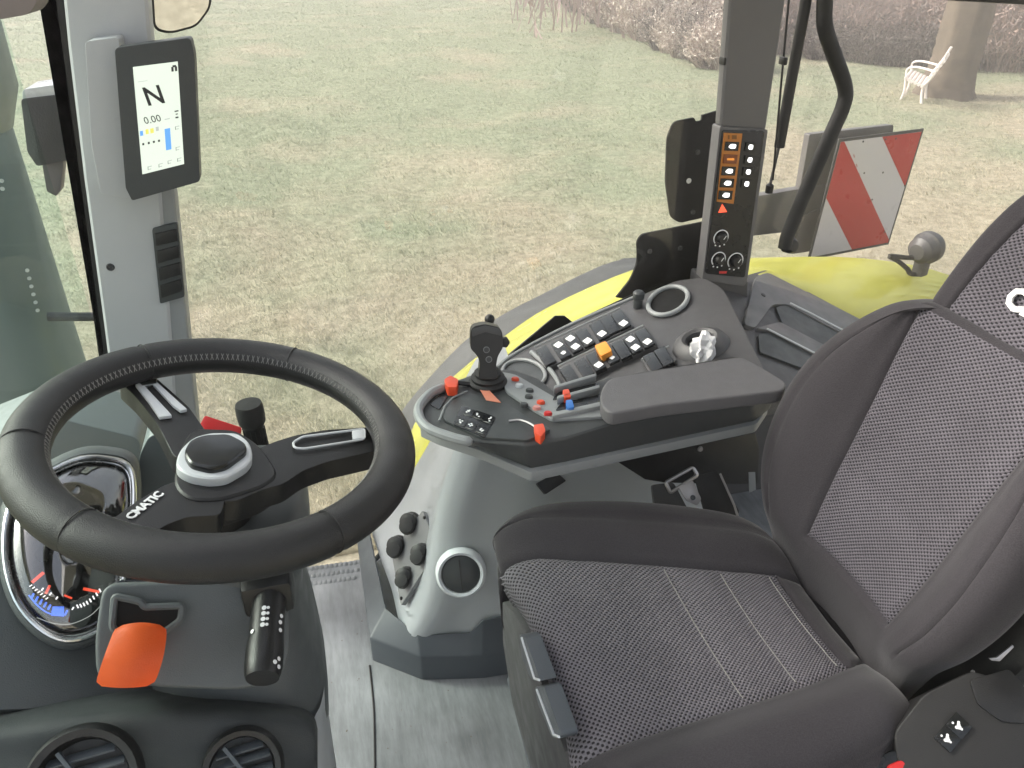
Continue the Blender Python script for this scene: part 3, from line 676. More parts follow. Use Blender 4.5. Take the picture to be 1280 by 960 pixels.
# grooves
def groove(G, i, j, d):
    i0, i1 = max(0, i - 1), min(len(G) - 1, i + 1); j0, j1 = max(0, j - 1), min(len(G[0]) - 1, j + 1)
    n = (G[i][j1] - G[i][j0]).cross(G[i1][j] - G[i0][j]).normalized()
    return n * d
def dig(G, cells, d, ref):
    for (i, j) in cells:
        n = groove(G, i, j, 1); c = n if n.dot(ref) > 0 else -n
        G[i][j] = G[i][j] - c * d
upv = Vector((-.3, 0, 1))
dig(Gs, {(i, c) for i in range(len(Gs)) for c in (c_r, c_l)} | {(r_b, j) for j in range(c_r, c_l + 1)}, .005, upv)
dig(Gs, {(i, c) for i in range(3 * NR, len(Gs)) for c in (3 * NC + 5, 11 * NC + 3)}, .0035, upv)
for r_ in srow: dig(Gs, {(r_, j) for j in range(c_r + 1, c_l)}, .003, upv)
ins = lambda i, j: c_r <= j < c_l and r_f <= i < r_b
cu = obj('cushion', surf(Gs, lambda i, j: not ins(i, j)), M_CLOTH, se, 60)
obj('cushion_panel', surf(Gs, ins), M_WEAVE, cu, 60)
for r_ in srow: obj('seam', tube([Gs[r_][j] + Vector((0, 0, .0018)) for j in range(c_r + 1, c_l)], .0007, 5), M_STITCH, cu)
# pan, front trim and the two levers under the front edge
obj('seat_pan', prism([(.225, .46, 1.84), (.225, .83, 1.84), (.64, .78, 1.84), (.64, .45, 1.84)], (0, 0, .09), .01), M_BLACK, se)
fp = [at(627, 752, X=.205), at(640, 765, X=.2), at(655, 790, X=.2), at(705, 940, X=.2), at(712, 990, X=.2), at(672, 990, X=.215), at(640, 880, X=.215), at(628, 800, X=.215)]
obj('front_trim', prism(fp, (.03, 0, 0), .006), M_IRON, se)
def lever(px, off):
    pl = PX(.192); b = plate(pl, rnd(px, 4), .02, .005, off, 3); return obj('adjust_lever', b, M_TRIM, se)
lv1 = lever([(649, 792), (656, 796), (675, 850), (676, 852), (664, 850), (652, 822)], .006); lv2 = lever([(668, 858), (680, 857), (700, 915), (701, 924), (690, 922), (672, 880)], .006)
obj('lever_edge', tube([PX(.192).at(x, y, .007) for x, y in ((652, 797), (668, 848), (674, 850))], .0016, 6), M_LIGHT, lv1)
obj('lever_edge', tube([PX(.192).at(x, y, .007) for x, y in ((671, 862), (692, 918), (699, 921))], .0016, 6), M_LIGHT, lv2)
obj('suspension', prism([(.24, .44, FZ + .002), (.24, .84, FZ + .002), (.66, .80, FZ + .002), (.66, .44, FZ + .002)], (0, 0, .37), .02), M_IRON, se)
rail = [at(640, 848, Z=1.62), at(668, 960, Z=1.62), at(690, 1000, Z=1.62)]
obj('front_rail', tube([rail[0], rail[1], rail[2]], .009, 8), M_TRIM, se)
# backrest
BA = R(18); BO = Vector((.61, 0, 2.0)); BH = Vector((math.sin(BA), 0, math.cos(BA))); BN = Vector((-math.cos(BA), 0, math.sin(BA)))
def bp_(h, y, d): return BO + BH * h + Vector((0, y, 0)) + BN * d
YC = .618
brow = [(-.10, .150, .06, .00), (-.04, .168, .075, .0), (.01, .195, .082, .012), (.06, .225, .088, .020), (.12, .240, .094, .026), (.19, .240, .098, .028), (.25, .226, .102, .024), (.30, .200, .106, .018), (.345, .165, .108, .010), (.368, .135, .108, .002), (.378, .12, .10, -.018), (.374, .10, .09, -.05)]
G = []
for h, hw, iw, bd in brow:
    e = .0 if h < .37 else 0
    half = [(-.05, hw - .012), (-.02, hw), (bd * .6, hw - .008), (bd + .008, hw - .035), (bd + .006, (hw - .03 + iw) / 2), (.004, iw), (-.004 if h < .37 else 0, iw * .5)]
    top = {-.10: -.05, -.04: -.022, .01: -.002}.get(h, -.018 if h > .377 else 0)
    top = -.045 if h == .374 else top
    r_ = [bp_(h, YC + y, d + top) for d, y in half] + [bp_(h, YC, -.006 + top)] + [bp_(h, YC - (y if y <= iw else iw + (y - iw) * .62), d * (.8 if y > iw else 1) + top) for d, y in half[::-1]]
    G.append(r_)
Gs = resample(G, NR, NC); c_r, c_l = 5 * NC, 9 * NC; r_f = int(2.35 * NR); r_b = int(9.0 * NR)
dig(Gs, {(i, c) for i in range(r_f, r_b + 1) for c in (c_r, c_l)} | {(r_f, j) for j in range(c_r, c_l + 1)}, .005, BN)
dig(Gs, {(i, c) for i in range(2 * NR, len(Gs)) for c in (int(3.3 * NC), int(10.7 * NC))}, .003, BN)
for hh in (4.3,): dig(Gs, {(int(hh * NR), j) for j in range(c_r + 1, c_l)}, .002, BN)
ins = lambda i, j: c_r <= j < c_l and r_f <= i < r_b
br = obj('backrest', surf(Gs, lambda i, j: not ins(i, j)), M_CLOTH, se, 60)
obj('backrest_panel', surf(Gs, ins), M_WEAVE2, br, 60)
obj('backrest_shell', prism([bp_(h, YC + y, -.06) for h, y in ((-.08, .14), (.05, .2), (.2, .225), (.34, .15), (.34, -.15), (.2, -.225), (.05, -.2), (-.08, -.14))], -BN * .05, .02), M_BLACK, se)
# head section
G = []
for h, hw, iw, d0 in ((.35, .125, .088, -.034), (.372, .125, .086, -.022), (.40, .122, .082, -.020), (.44, .116, .074, -.020), (.48, .108, .064, -.022), (.52, .095, .052, -.026), (.555, .075, .040, -.034), (.575, .055, .036, -.055), (.57, .04, .02, -.085)):
    half = [(-.05, hw - .01), (-.02, hw), (.002, hw - .008), (.010, hw - .02), (.008, iw), (.006, iw * .55)]
    G.append([bp_(h, YC + y, d + d0) for d, y in half] + [bp_(h, YC, .006 + d0)] + [bp_(h, YC - y, d + d0) for d, y in half[::-1]])
Gs = resample(G, NR, NC); c_r, c_l = 4 * NC, 8 * NC; r_f = 3; r_b = 6 * NR
dig(Gs, {(i, c) for i in range(r_f, r_b + 1) for c in (c_r, c_l)} | {(r_b, j) for j in range(c_r, c_l + 1)}, .004, BN)
ins = lambda i, j: c_r <= j < c_l and r_f <= i < r_b
hd = obj('headrest', surf(Gs, lambda i, j: not ins(i, j)), M_CLOTH, se, 60)
obj('headrest_panel', surf(Gs, ins), M_WEAVE2, hd, 60)
hc = Plane(bp_(.42, YC, -.008), BN); p0 = hc.at(1263, 372)
obj('lettering', text_mesh('CLAAS', .034, p0 + Vector((0, -.047, 0)), (0, -1, 0), BH, .003, bold=.0015), M_WHITE, hd)
# seat side box with two heater switches
sb = thing('seat_side_box', at(1180, 930, Y=.43), 'dark seat control box with two seat symbols beside the backrest', 'control box')
BP = Plane(at(1190, 910, Y=.40), (-.35, -.45, .82))
obj('box_body', plate(BP, rnd([(1118, 915), (1155, 868), (1215, 838), (1250, 850), (1290, 905), (1290, 1010), (1140, 1010), (1120, 940)], 10), .10, .008, 0, 3), mat('seat_box_plastic', (.011, .0105, .0105), .5, .2, 900), sb)
obj('recess', plate(BP, rnd([(1212, 850), (1262, 836), (1290, 870), (1290, 905), (1252, 902), (1222, 880)], 6), .004, .001, .003), M_BLACK, sb)
for (x, y) in ((1195, 906), (1181, 922)):
    q = [(x - 13, y + 0), (x + 1, y - 16), (x + 21, y + 3), (x + 7, y + 19)]
    sw = obj('seat_switch', plate(BP, q, .006, .001, .0045), M_GLOSS, sb)
    ib = bmesh.new()
    for dx, dy, r_ in ((-5, -3, .0012), (4, 0, .0018), (5, 4, .0022), (1, 4, .0018), (9, 7, .0012), (4, -4, .0014)):
        lathe([(0, .0004), (r_, .0004), (r_, 0)], BP.at(x + dx * .8, y + dy * .8, .0046), BP.n, 8, ib)
    obj('seat_symbol', ib, M_WHITE, sw)
bk = thing('red_button_buckle', at(1115, 955, Y=.42), 'black belt buckle with red button at the bottom edge', 'belt buckle')
KP = Plane(at(1115, 950, Y=.40), (-.2, -.6, .75))
obj('buckle_case', plate(KP, rnd([(1088, 956), (1110, 940), (1126, 938), (1142, 960), (1145, 1010), (1085, 1010)], 5), .025, .004), M_GLOSS, bk)
obj('buckle_button', plate(KP, rnd([(1110, 958), (1128, 950), (1138, 964), (1136, 985), (1112, 985)], 4), .008, .003, .004), M_RED, bk)
la = thing('latch_bracket', at(1250, 815, Y=.45), 'thin bright metal latch in the gap behind the seat side', 'latch')
LPn = Plane(at(1250, 815, Y=.44), (-.4, -.7, .5))
obj('latch_tongue', plate(LPn, [(1236, 823), (1246, 822), (1266, 806), (1268, 809), (1250, 827), (1240, 826)], .003, .0008), M_METAL, la)
obj('latch_screw', lathe([(0, .002), (.002, .002), (.0025, 0)], LPn.at(1216, 840), LPn.n, 8), M_METAL, la)

# ================================================================== armrest
ar = thing('armrest', at(700, 540, Z=FZ), 'dark multifunction armrest with joystick and coloured buttons beside the seat', 'armrest')
PA = PZ(2.13); PB = PZ(2.135)
aout = rnd([(522, 510), (545, 484), (578, 472), (606, 462), (642, 461), (672, 472), (702, 494), (760, 470), (962, 476), (972, 490), (940, 503), (757, 532), (706, 547), (655, 556), (592, 552), (545, 545), (526, 532)], 7)
atop = [(522, 510), (545, 484), (578, 472), (606, 462), (642, 461), (672, 472), (702, 494), (760, 470), (962, 476), (972, 490), (940, 503), (757, 532), (706, 547), (655, 556), (592, 552), (545, 545), (526, 532)]
abot = [(526, 530), (548, 502), (580, 492), (606, 484), (642, 484), (672, 494), (702, 514), (760, 492), (956, 500), (962, 512), (944, 527), (757, 568), (706, 579), (664, 587), (600, 560), (553, 546), (534, 538)]
b = bmesh.new(); P8 = PZ(2.08)
va = [b.verts.new(PA.at(*q)) for q in atop]; vb = [b.verts.new(P8.at(*q)) for q in abot]
b.faces.new(va); b.faces.new(vb[::-1])
for i in range(17): j = (i + 1) % 17; b.faces.new((va[j], va[i], vb[i], vb[j]))
bmesh.ops.recalc_face_normals(b, faces=b.faces); bevel(b, .006, 3, 18)
ab = obj('armrest_body', b, M_ARM, ar)
M_SHELL = mat('armrest_shell_grey', (.25, .262, .265), .45, .15, 900)
PL = PZ(2.082)
obj('lower_shell', plate(PL, rnd([(524, 535), (545, 500), (620, 490), (720, 520), (940, 480), (962, 506), (946, 530), (664, 591), (600, 563), (548, 546)], 4), .016, .005), M_SHELL, ar)
obj('front_rim', tube(crom([PB.at(590, 553, -.004), PB.at(562, 546, -.002), PB.at(532, 533), PB.at(523, 512), PB.at(538, 492), PB.at(556, 484)], 6), [.004] + [.0075] * 29 + [.005], 10), M_SHELL, ar)
obj('front_cavity_shade', plate(PA, rnd([(537, 505), (553, 490), (560, 494), (549, 512)], 3), .002, 0, .0015), M_GLOSS, ar)  # black plate paints the shade in the front cavity
kp_ = obj('keypad_panel', plate(PA, rnd([(553, 524), (561, 502), (586, 491), (628, 500), (664, 524), (690, 536), (660, 550), (600, 546)], 6), .006, .002, .0045), M_DARK, ar)
obj('panel_edge', tube([PA.at(x, y, .0045) for x, y in ((549, 526), (556, 508), (566, 497), (584, 489))], .0016, 6), M_SHELL, ar)
P6 = PZ(2.1345)
kf = bmesh.new(); plate(P6, rnd([(577, 506), (620, 521), (606, 547), (566, 530)], 3), .002, .0005, .0008, bm=kf)
pad = obj('keypad', kf, M_GLOSS, ar)
for (x, y) in ((586, 515), (599, 519), (611, 524), (577, 527), (589, 532), (602, 537)):
    k = bmesh.new(); plate(P6, [(x - 4, y - 7), (x + 8, y - 2), (x + 4, y + 6), (x - 8, y + 2)], .002, .0006, .002, 1, 0, k)
    for q in range(4):
        dx, dy = random.uniform(-3, 3), random.uniform(-2.5, 2.5); lathe([(0, .0004), (.0016, .0004), (.0016, 0)], P6.at(x + dx, y + dy, .0021), (0, 0, 1), 6, k, 1)
    obj('key', k, [M_GLOSS, M_WHITE], pad)
# button strip beside the joystick
obj('button_strip', plate(PA, rnd([(625, 464), (645, 468), (700, 500), (757, 508), (758, 520), (690, 524), (668, 512), (632, 488)], 5), .006, .002, .005), M_SHELL, ar)
def abutton(x, y, m, r=.0042, h=.006):
    b = lathe([(r, 0), (r, h * .7), (r * .8, h), (0, h)], PA.at(x, y, .004), (0, 0, 1), 14, sx=1.5, xdir=(.9, -.4, 0)); return obj('button', b, m, ar)
for x, y, m in ((649, 484, M_SILV), (662, 490, M_DARK), (661, 498, M_DARK), (655, 508, M_DARK), (676, 505, M_ORED), (671, 512, mat('pink_plastic', (.6, .25, .22), .4)), (685, 519, M_RED), (707, 519, M_DARK), (722, 516, M_DARK), (644, 476, M_ORED)): abutton(x, y, m)
for k, (x0, y0, x1, y1, sx_, sy_, m, nm) in enumerate(((690, 500, 748, 484, 707, 493, M_ORED, 'orange'), (694, 513, 752, 499, 711, 506, M_BLUE, 'blue'))):
    obj('slider_slot', plate(PA, rnd([(x0, y0), (x0 + 8, y0 - 10), (x1, y1 - 6), (x1 + 1, y1 + 5)], 3), .002, 0, .0062), M_GLOSS, ar)
    obj('slider_ridge', prism([PA.at(x0 + 2, y0 - 9, .002), PA.at(x1 - 3, y1 - 9, .002), PA.at(x1 - 3, y1 - 5, .002), PA.at(x0 + 2, y0 - 5, .002)], (0, 0, .014), .003), M_SHELL, ar)
    tag(obj('slider', plate(PA, rnd([(sx_ - 4, sy_ - 6), (sx_ + 4, sy_ - 7), (sx_ + 7, sy_ + 3), (sx_ - 2, sy_ + 4)], 2), .014, .002, .016), m, ar), f'{nm} slider knob in its slot')
obj('slider_ridge', prism([PA.at(690, 522, .002), PA.at(756, 507, .002), PA.at(756, 513, .002), PA.at(690, 527, .002)], (0, 0, .01), .003), M_SHELL, ar)
lv = obj('orange_lever', plate(PZ(2.13), rnd([(667, 531), (679, 529), (682, 538), (676, 546), (669, 541)], 2), .014, .003, .014), M_ORED, ar)
obj('lever_arm', tube(crom([PA.at(636, 526, .006), PA.at(650, 525, .008), PA.at(662, 529, .01), PA.at(671, 535, .01)], 4), .0016, 6), M_METAL, ar)
rk = obj('red_knob', plate(PZ(2.13), rnd([(555, 474), (563, 469), (573, 474), (571, 484), (559, 484)], 2), .016, .003, .02), M_ORED, ar)
obj('knob_arm', tube([PA.at(568, 478, .006), PA.at(585, 480, .004), PA.at(600, 478, .002)], .004, 8), M_BLACK, ar)
obj('warning_label', plate(PA, [(598, 484), (608, 484), (626, 503), (608, 500)], .001, 0, .0058), mat('salmon_label', (.62, .23, .15), .5), ar)
# pad
PD = PZ(2.168)
pdq = [(751, 486), (762, 472), (925, 445), (946, 455), (984, 478), (980, 488), (830, 505), (762, 517), (750, 505)]
obj('arm_pad', plate(PD, rnd(pdq, 9), .022, .009, 0, 4), M_PAD, ar)  # window light on the top is put into the lighter pad colour
obj('pad_base', plate(PD, rnd([(x + (2 if x < 800 else -3), y - 1) for x, y in pdq], 9), .022, .004, -.019, 2), M_BLACK, ar)
# joystick
JB = PA.at(610, 480)
jo = obj('joystick_gaiter', lathe([(.030, 0), (.031, .006), (.026, .009), (.027, .014), (.021, .017), (.022, .022), (.016, .026), (.0, .027)], JB, (0, 0, 1), 24), M_RUB, ar)
JP = Plane(JB + Vector((0, -.012, .03)), (-.15, -.93, .30))
grip = rnd([(588, 414), (592, 408), (606, 405), (624, 409), (628, 416), (629, 434), (622, 446), (620, 458), (622, 474), (598, 474), (600, 452), (596, 444), (588, 436)], 4)
jg = obj('joystick', plate(JP, grip, .034, .009, .006, 4), M_BLACK, ar)
obj('thumb_rocker', plate(JP, rnd([(626, 424), (634, 422), (638, 428), (634, 435), (627, 434)], 2), .018, .004, 0), M_RUB, jg)
for x, y in ((608, 437), (611, 449)):
    p = JP.at(x, y, .006); obj('grip_button', lathe([(.0052, 0), (.0052, .002), (.004, .0026), (.0035, .0015), (0, .0018)], p, JP.n, 16), M_IRON, jg)
    obj('grip_symbol', tube([p + frame(JP.n) @ Vector((.0046 * math.cos(t), .0046 * math.sin(t), .0022)) for t in np.linspace(0, 6.28, 16, endpoint=False)], .0005, 4, True), M_SHELL, jg)
obj('grip_top', plate(JP, rnd([(590, 412), (606, 407), (625, 411), (627, 420), (607, 415), (590, 421)], 2), .03, .004, .0075), M_IRON, jg)
bl = thing('black_ball_post', at(612, 420, Y=1.26), 'small black ball on a thin post behind the joystick', 'ball knob')
o = at(612, 399, Y=1.26)
obj('ball', lathe([(.0095 * math.sin(t), -.0095 * math.cos(t)) for t in np.linspace(0, math.pi, 12)], o, (0, 0, 1), 18), M_BLACK, bl)
obj('post', tube([o, o + Vector((0, 0, -.17))], .002, 8), M_BLACK, bl)
# black block put in for the shaded gap below, and belt buckle
br_ = obj('underarm_shade', plate(PY(.955), [(770, 577), (945, 541), (950, 562), (948, 606), (900, 606), (830, 604), (806, 600)], .07, .004), M_BLACK, ar)
obj('gap_screw', lathe([(0, .003), (.004, .003), (.005, 0)], PY(.95).at(875, 561, 0), (0, -1, .1), 10), M_METAL, br_)
sb2 = thing('seat_belt_buckle', at(860, 640, Y=.93), 'steel seat belt buckle on dark webbing in the gap under the armrest', 'seat belt')
KP = Plane(at(860, 610, Y=.93), (-.2, -.75, .6))
obj('buckle_frame', tube([KP.at(x, y) for x, y in rnd([(832, 603), (866, 584), (872, 594), (838, 616)], 3)], .0032, 8, True), M_METAL, sb2)
tg = bmesh.new(); plate(KP, rnd([(848, 609), (866, 600), (877, 624), (872, 632), (858, 626)], 3), .004, .001, .004, bm=tg)
obj('tongue', tg, M_METAL, sb2)
obj('tongue_hole', lathe([(.0045, .0003), (.0045, .0012), (0, .0012)], KP.at(866, 622, .0042), KP.n, 12), M_GLOSS, sb2)
obj('webbing', plate(KP, rnd([(868, 596), (895, 588), (925, 640), (915, 650), (880, 640)], 4), .004, .001, -.006), M_WEB, sb2)
obj('anchor_strap', tube([KP.at(900, 592, -.004), KP.at(918, 632, -.002), KP.at(922, 645, 0)], .002, 6), M_METAL, sb2)
obj('buckle_stalk', plate(KP, rnd([(815, 606), (842, 603), (870, 655), (820, 650)], 4), .015, .003, -.012), M_IRON, sb2)
obj('side_plate', plate(KP, [(936, 590), (944, 590), (945, 612), (937, 616)], .003, 0, -.01), M_SHELL, sb2)

# ================================================================== lower console (pale, between seat and window)
lc = thing('lower_console', (.2, 1.2, FZ), 'pale grey moulded console below the armrest with hydraulic couplings', 'console')
# each level: wall edge, front, nose, near face, far right
def L5(z, wx, nx, ny, ry, wall=1.425):
    return [Vector((wx, wall, z)), Vector((wx + (nx - wx) * .33, wall - .11, z)), Vector((wx + (nx - wx) * .66, wall - .21, z)), Vector((nx - .006, ny + .035, z)), Vector((nx + .022, ny, z)), Vector((nx + .08, ny - .005, z)), Vector((nx + .18, ry, z)), Vector((nx + .36, ry, z)), Vector((nx + .55, ry, z))]
lv = [L5(1.565, .036, .072, 1.062, 1.03), L5(1.64, .10, .11, 1.062, 1.03), L5(1.74, .165, .14, 1.078, 1.05), L5(1.84, .222, .165, 1.098, 1.075), L5(1.92, .268, .195, 1.118, 1.10), L5(1.975, .30, .225, 1.14, 1.125), L5(1.995, .33, .27, 1.165, 1.15), L5(2.0, .36, .32, 1.28, 1.27)]
b = surf(resample(lv, 5, 6)); bmesh.ops.solidify(b, geom=b.faces, thickness=.006)
lb = obj('console_body', b, M_LIGHT, lc, 60)
# dark base trim, faceted
bt = [(.003, 1.42), (.002, 1.115), (.092, 1.042), (.185, 1.020), (.21, 1.015), (.60, .99), (.60, 1.42)]
up_ = [(.030, 1.42), (.040, 1.15), (.092, 1.066), (.19, 1.04), (.215, 1.028), (.60, 1.02), (.60, 1.42)]
def ringz(pts, z): return [Vector((x, y, z)) for x, y in pts]
b = bmesh.new(); A, B, Cc = ringz(bt, FZ + .001), ringz([(x, y) for x, y in bt], FZ + .065), [Vector((x, y, FZ + z)) for (x, y), z in zip(up_, (.10, .10, .10, .105, .145, .15, .15))]
for r0, r1 in ((A, B), (B, Cc)):
    v0 = [b.verts.new(p) for p in r0]; v1 = [b.verts.new(p) for p in r1]
    for i in range(6): b.faces.new((v0[i], v0[i + 1], v1[i + 1], v1[i]))
bmesh.ops.remove_doubles(b, verts=b.verts, dist=1e-5); bevel(b, .004, 2, 12)
bmesh.ops.solidify(b, geom=b.faces, thickness=.004)
obj('base_trim', b, M_TRIM, lc, 30)
obj('edge_post', tube([at(457, 712, Y=1.405), at(478, 690, Y=1.39), at(534, 574, Y=1.40)], .006, 8), M_SHELL, lc)
obj('edge_bracket', plate(PY(1.40), rnd([(453, 712), (464, 700), (472, 716), (478, 800), (468, 822)], 3), .02, .004), M_TRIM, lc)
# coupling plate on the front face
NF = Plane(Vector((.130, 1.2, 1.70)), (-.85, -.1, .52)); 
dia = [(528, 638), (547, 686), (501, 757), (489, 690)]
cp_ = obj('coupling_plate', plate(NF, rnd(dia, 2), .010, .0015, .012), mat('coupling_plate_grey', (.20, .205, .21), .45, .1, 800), lc)
for x, y, r_ in ((515, 652, .017), (499, 681, .017), (528, 690, .015), (509, 719, .015)):
    p = NF.at(x, y, .012); CN = Vector((-.5, -.62, .6)).normalized()
    obj('coupling', lathe([(r_ * 1.2, 0), (r_ * 1.2, .004), (r_, .006), (r_ * .95, .012), (r_ * 1.1, .014), (r_ * 1.05, .022), (r_ * .6, .025), (0, .025)], p, CN, 16), M_BLACK, cp_)
    cap = lathe([(0, .014), (r_ * .9, .010), (r_, 0), (r_ * .9, -.004)], p + CN * .022 + Vector((0, -.004, -.010)), CN + Vector((-.1, -.1, .5)), 14)
    tube(crom([p + CN * .02, p + CN * .034 + Vector((-.004, 0, -.014)), p + CN * .018 + Vector((0, -.008, -.024))], 4), .003, 6, bm=cap)
    obj('coupling_cap', cap, M_RUB, cp_)
for x, y in ((531, 647), (543, 684), (502, 748), (493, 694)):
    obj('screw', lathe([(0, .003), (.003, .003), (.004, 0)], NF.at(x, y, .012), NF.n, 8), M_BLACK, cp_)
VP = Plane(at(576, 717, Y=1.055), (-.18, -.9, .42))
vr = (at(576, 717, Y=1.055) - CAM).length / F
o = at(576, 717, Y=1.052)
obj('vent_collar', lathe([(vr * 31, -.012), (vr * 30, .002), (vr * 27, .0075), (vr * 24, .006), (vr * 23, -.002)], o, VP.n, 40), M_LIGHT, lc)
pv = obj('round_vent', lathe([(vr * 23.4, -.002), (vr * 23, .003), (vr * 21, .005), (vr * 8, .007), (0, .0075)], o, VP.n, 36), M_DARK, lc)
obj('vent_split', box(o + VP.n * .007, (.0016, vr * 38, .002), frame(VP.n, (1, 0, 0))), M_BLACK, pv)
PQ = Plane(at(690, 604, Y=1.085), (0, -.75, .66))
obj('console_button', plate(PQ, rnd([(671, 604), (696, 590), (708, 601), (682, 618)], 2), .012, .002, .008), M_BLACK, lc)

# ================================================================== side console (dark, with the switch banks)
sc_ = thing('side_console', (.6, 1.25, 1.9), 'dark grey side console with switch banks and cup holder under the window', 'console')
SC = Plane.thru(Vector((.365, 1.38, 2.012)), Vector((.643, 1.38, 2.095)), at(690, 470, Y=1.22))
obj('console_top', plate(SC, rnd([(603, 480), (622, 458), (644, 442), (713, 406), (790, 373), (845, 350), (880, 346), (905, 360), (960, 470), (800, 520), (690, 512), (640, 506)], 9), .05, .008, 0, 3), M_CONS, sc_)
obj('console_edge', tube([SC.at(x, y, .002) for x, y in crom([(622, 452, 0), (648, 430, 0), (700, 403, 0), (792, 363, 0)], 4) for x, y in [(x, y)]] if False else [SC.at(p.x, p.y, .001) for p in crom([(622, 459, 0), (644, 442, 0), (713, 406, 0), (792, 372, 0)], 4)], .004, 8), M_SHELL, sc_)
# bowl
bw = obj('bowl_rim', tube([SC.at(x, y, .004) for x, y in ell(655, 467, 27, 17, 28, rot=8)], .004, 8, True), M_SHELL, sc_)
obj('bowl', plate(SC, ell(655, 467, 26, 16, 28, rot=8), .002, 0, .0015), M_DARK, bw)  # flat dark plate paints the shade inside
obj('divider', tube(crom([SC.at(664, 440, .004), SC.at(684, 458, .006), SC.at(698, 478, .006), SC.at(700, 495, .004)], 4), .0045, 8), M_SHELL, sc_)
def bank(q):
    obj('switch_bank', plate(SC, rnd(q, 2), .014, .002, .010), M_CONS, sc_)
    obj('bank_edge', tube([SC.at(*q[0], .010), SC.at(*q[1], .010)], .0022, 6), M_SHELL, sc_)
bank([(668, 434), (775, 385), (793, 408), (685, 460)]); bank([(697, 458), (804, 407), (822, 431), (712, 482)]); bank([(802, 450), (836, 433), (846, 450), (812, 466)])
def switch(x, y, icons=(), m=M_GLOSS, up_=False):
    ax, ay, bx, by = 6.6, -3.1, 6.4, 9.8
    q = [(x - ax - bx, y - ay - by), (x + ax - bx, y + ay - by), (x + ax + bx, y + ay + by), (x - ax + bx, y - ay + by)]
    s_ = obj('switch', plate(SC, q, .010, .0015, .0155), m, sc_)
    for k in icons:
        ix, iy = (x - 3.4, y - 5.4) if k == 'u' else (x + 3.0, y + 4.6)
        h_ = 1 if k != 'l2' else .6
        h_ *= 1.4; q = [(ix - 4.5 * h_, iy + .8), (ix + .5, iy - 3.0 * h_), (ix + 4.8 * h_, iy - .6), (ix + .2, iy + 3.2 * h_)]
        obj('switch_symbol', plate(SC, rnd(q, 1), .001, 0, .0160), M_WHITE, s_)
    return s_
for x, y, ic in ((682, 444, ''), (701, 436, ('u', 'l2')), (716, 428, ('u', 'l')), (731, 421, ('l',)), (749, 412, ('l',)), (762, 405, ''), (776, 399, ('l',))): switch(x, y, ic)
for x, y, ic in ((712, 468, ''), (730, 459, ''), (745, 451, ('l',)), (762, 442, ('l2',)), (777, 436, ''), (791, 429, ('u', 'l')), (806, 422, ('l',))): switch(x, y, ic)
tag(obj('amber_switch', plate(SC, rnd([(743, 432), (757, 426), (765, 438), (751, 445)], 2), .014, .002, .026), M_AMBER, sc_), 'amber switch in the second switch row')
for x, y in ((816, 452), (830, 445)): switch(x, y)
pk_ = obj('lock_pin', lathe([(.010, 0), (.010, .018), (.012, .02), (.012, .032), (.008, .036), (0, .037)], SC.at(797, 384, 0), (0, 0, 1), 18), M_DARK, sc_)
# cup holder
ch = obj('cup_holder_rim', tube([SC.at(x, y, .006) for x, y in ell(835, 376, 26, 16, 32, rot=-22)], .005, 10, True), M_SHELL, sc_)
cb = bmesh.new(); lathe([(1, .004), (.96, -.02), (.9, -.05), (0, -.05)], (0, 0, 0), (0, 0, 1), 32, cb)
cb.free(); obj('cup_holder_shade', plate(SC, ell(835, 376, 25, 15, 32, rot=-22), .002, 0, .003), M_MATTE, ch)  # flat black plate stands in for the shaded hollow
# shelf behind, round the pillar foot
RS = Plane.thru(SC.at(866, 350), SC.at(866, 480), at(1080, 408, Y=1.40))
obj('rear_shelf', plate(RS, rnd([(868, 500), (868, 400), (869, 356), (930, 345), (958, 337), (1088, 406), (1090, 480), (960, 500), (880, 500)], 4), .05, .004, -.003, 3), M_CONS, sc_)
M_LIP = mat('console_lip_grey', (.115, .115, .118), .4, .2, 900)
obj('shelf_border', plate(RS, rnd([(945, 345), (960, 340), (1086, 404), (1070, 418), (1052, 416), (985, 380), (966, 380), (944, 410), (930, 405)], 5), .012, .004, .006), M_LIP, sc_)
obj('tray_shade', plate(RS, rnd([(970, 384), (984, 380), (1052, 415), (1036, 436), (978, 404)], 3), .004, 0, .0025), M_DARK, sc_)  # this plate and the next paint the shade in the recesses
obj('tray_ledge', plate(RS, rnd([(945, 410), (975, 402), (1036, 434), (1024, 446), (962, 413)], 4), .012, .004, .006), M_LIP, sc_)
obj('tray_shade', plate(RS, rnd([(948, 418), (961, 415), (1020, 446), (1008, 462), (950, 440)], 3), .004, 0, .0025), M_DARK, sc_)
for q in (((988, 379), (1020, 395), (1050, 411), (1057, 412)), ((959, 411), (992, 428), (1022, 443), (1028, 443))):
    obj('tray_lip_lit', tube(crom([RS.at(x, y, .0075) for x, y in q], 3), .0022, 8), M_SILV, sc_)  # silver tubes paint the lit edges of both lips
obj('shelf_screw', lathe([(0, .002), (.005, .002), (.006, 0)], RS.at(954, 369, .006), RS.n, 12), M_BLACK, sc_)
so_ = SC.at(876, 432)
obj('socket_boss', lathe([(.052, 0), (.045, .012), (.032, .018), (.026, .014), (.024, .004), (0, .004)], so_, SC.n, 28), M_CONS, sc_)
obj('socket_well', lathe([(.023, .006), (.02, .008), (0, .008)], so_, SC.n, 20), M_GLOSS, sc_)
pc = thing('white_paper_wad', so_, 'crumpled white paper stuffed in the round socket behind the armrest', 'paper')
PP = Plane(so_ + SC.n * .02, (-.2, -.9, .4))
b = bmesh.new(); bmesh.ops.create_icosphere(b, subdivisions=3, radius=.02)
for v in b.verts: v.co = v.co * (1 + .28 * math.sin(v.co.x * 300 + 1) * math.sin(v.co.y * 260) + .15 * random.uniform(-1, 1)); v.co.z *= 1.5
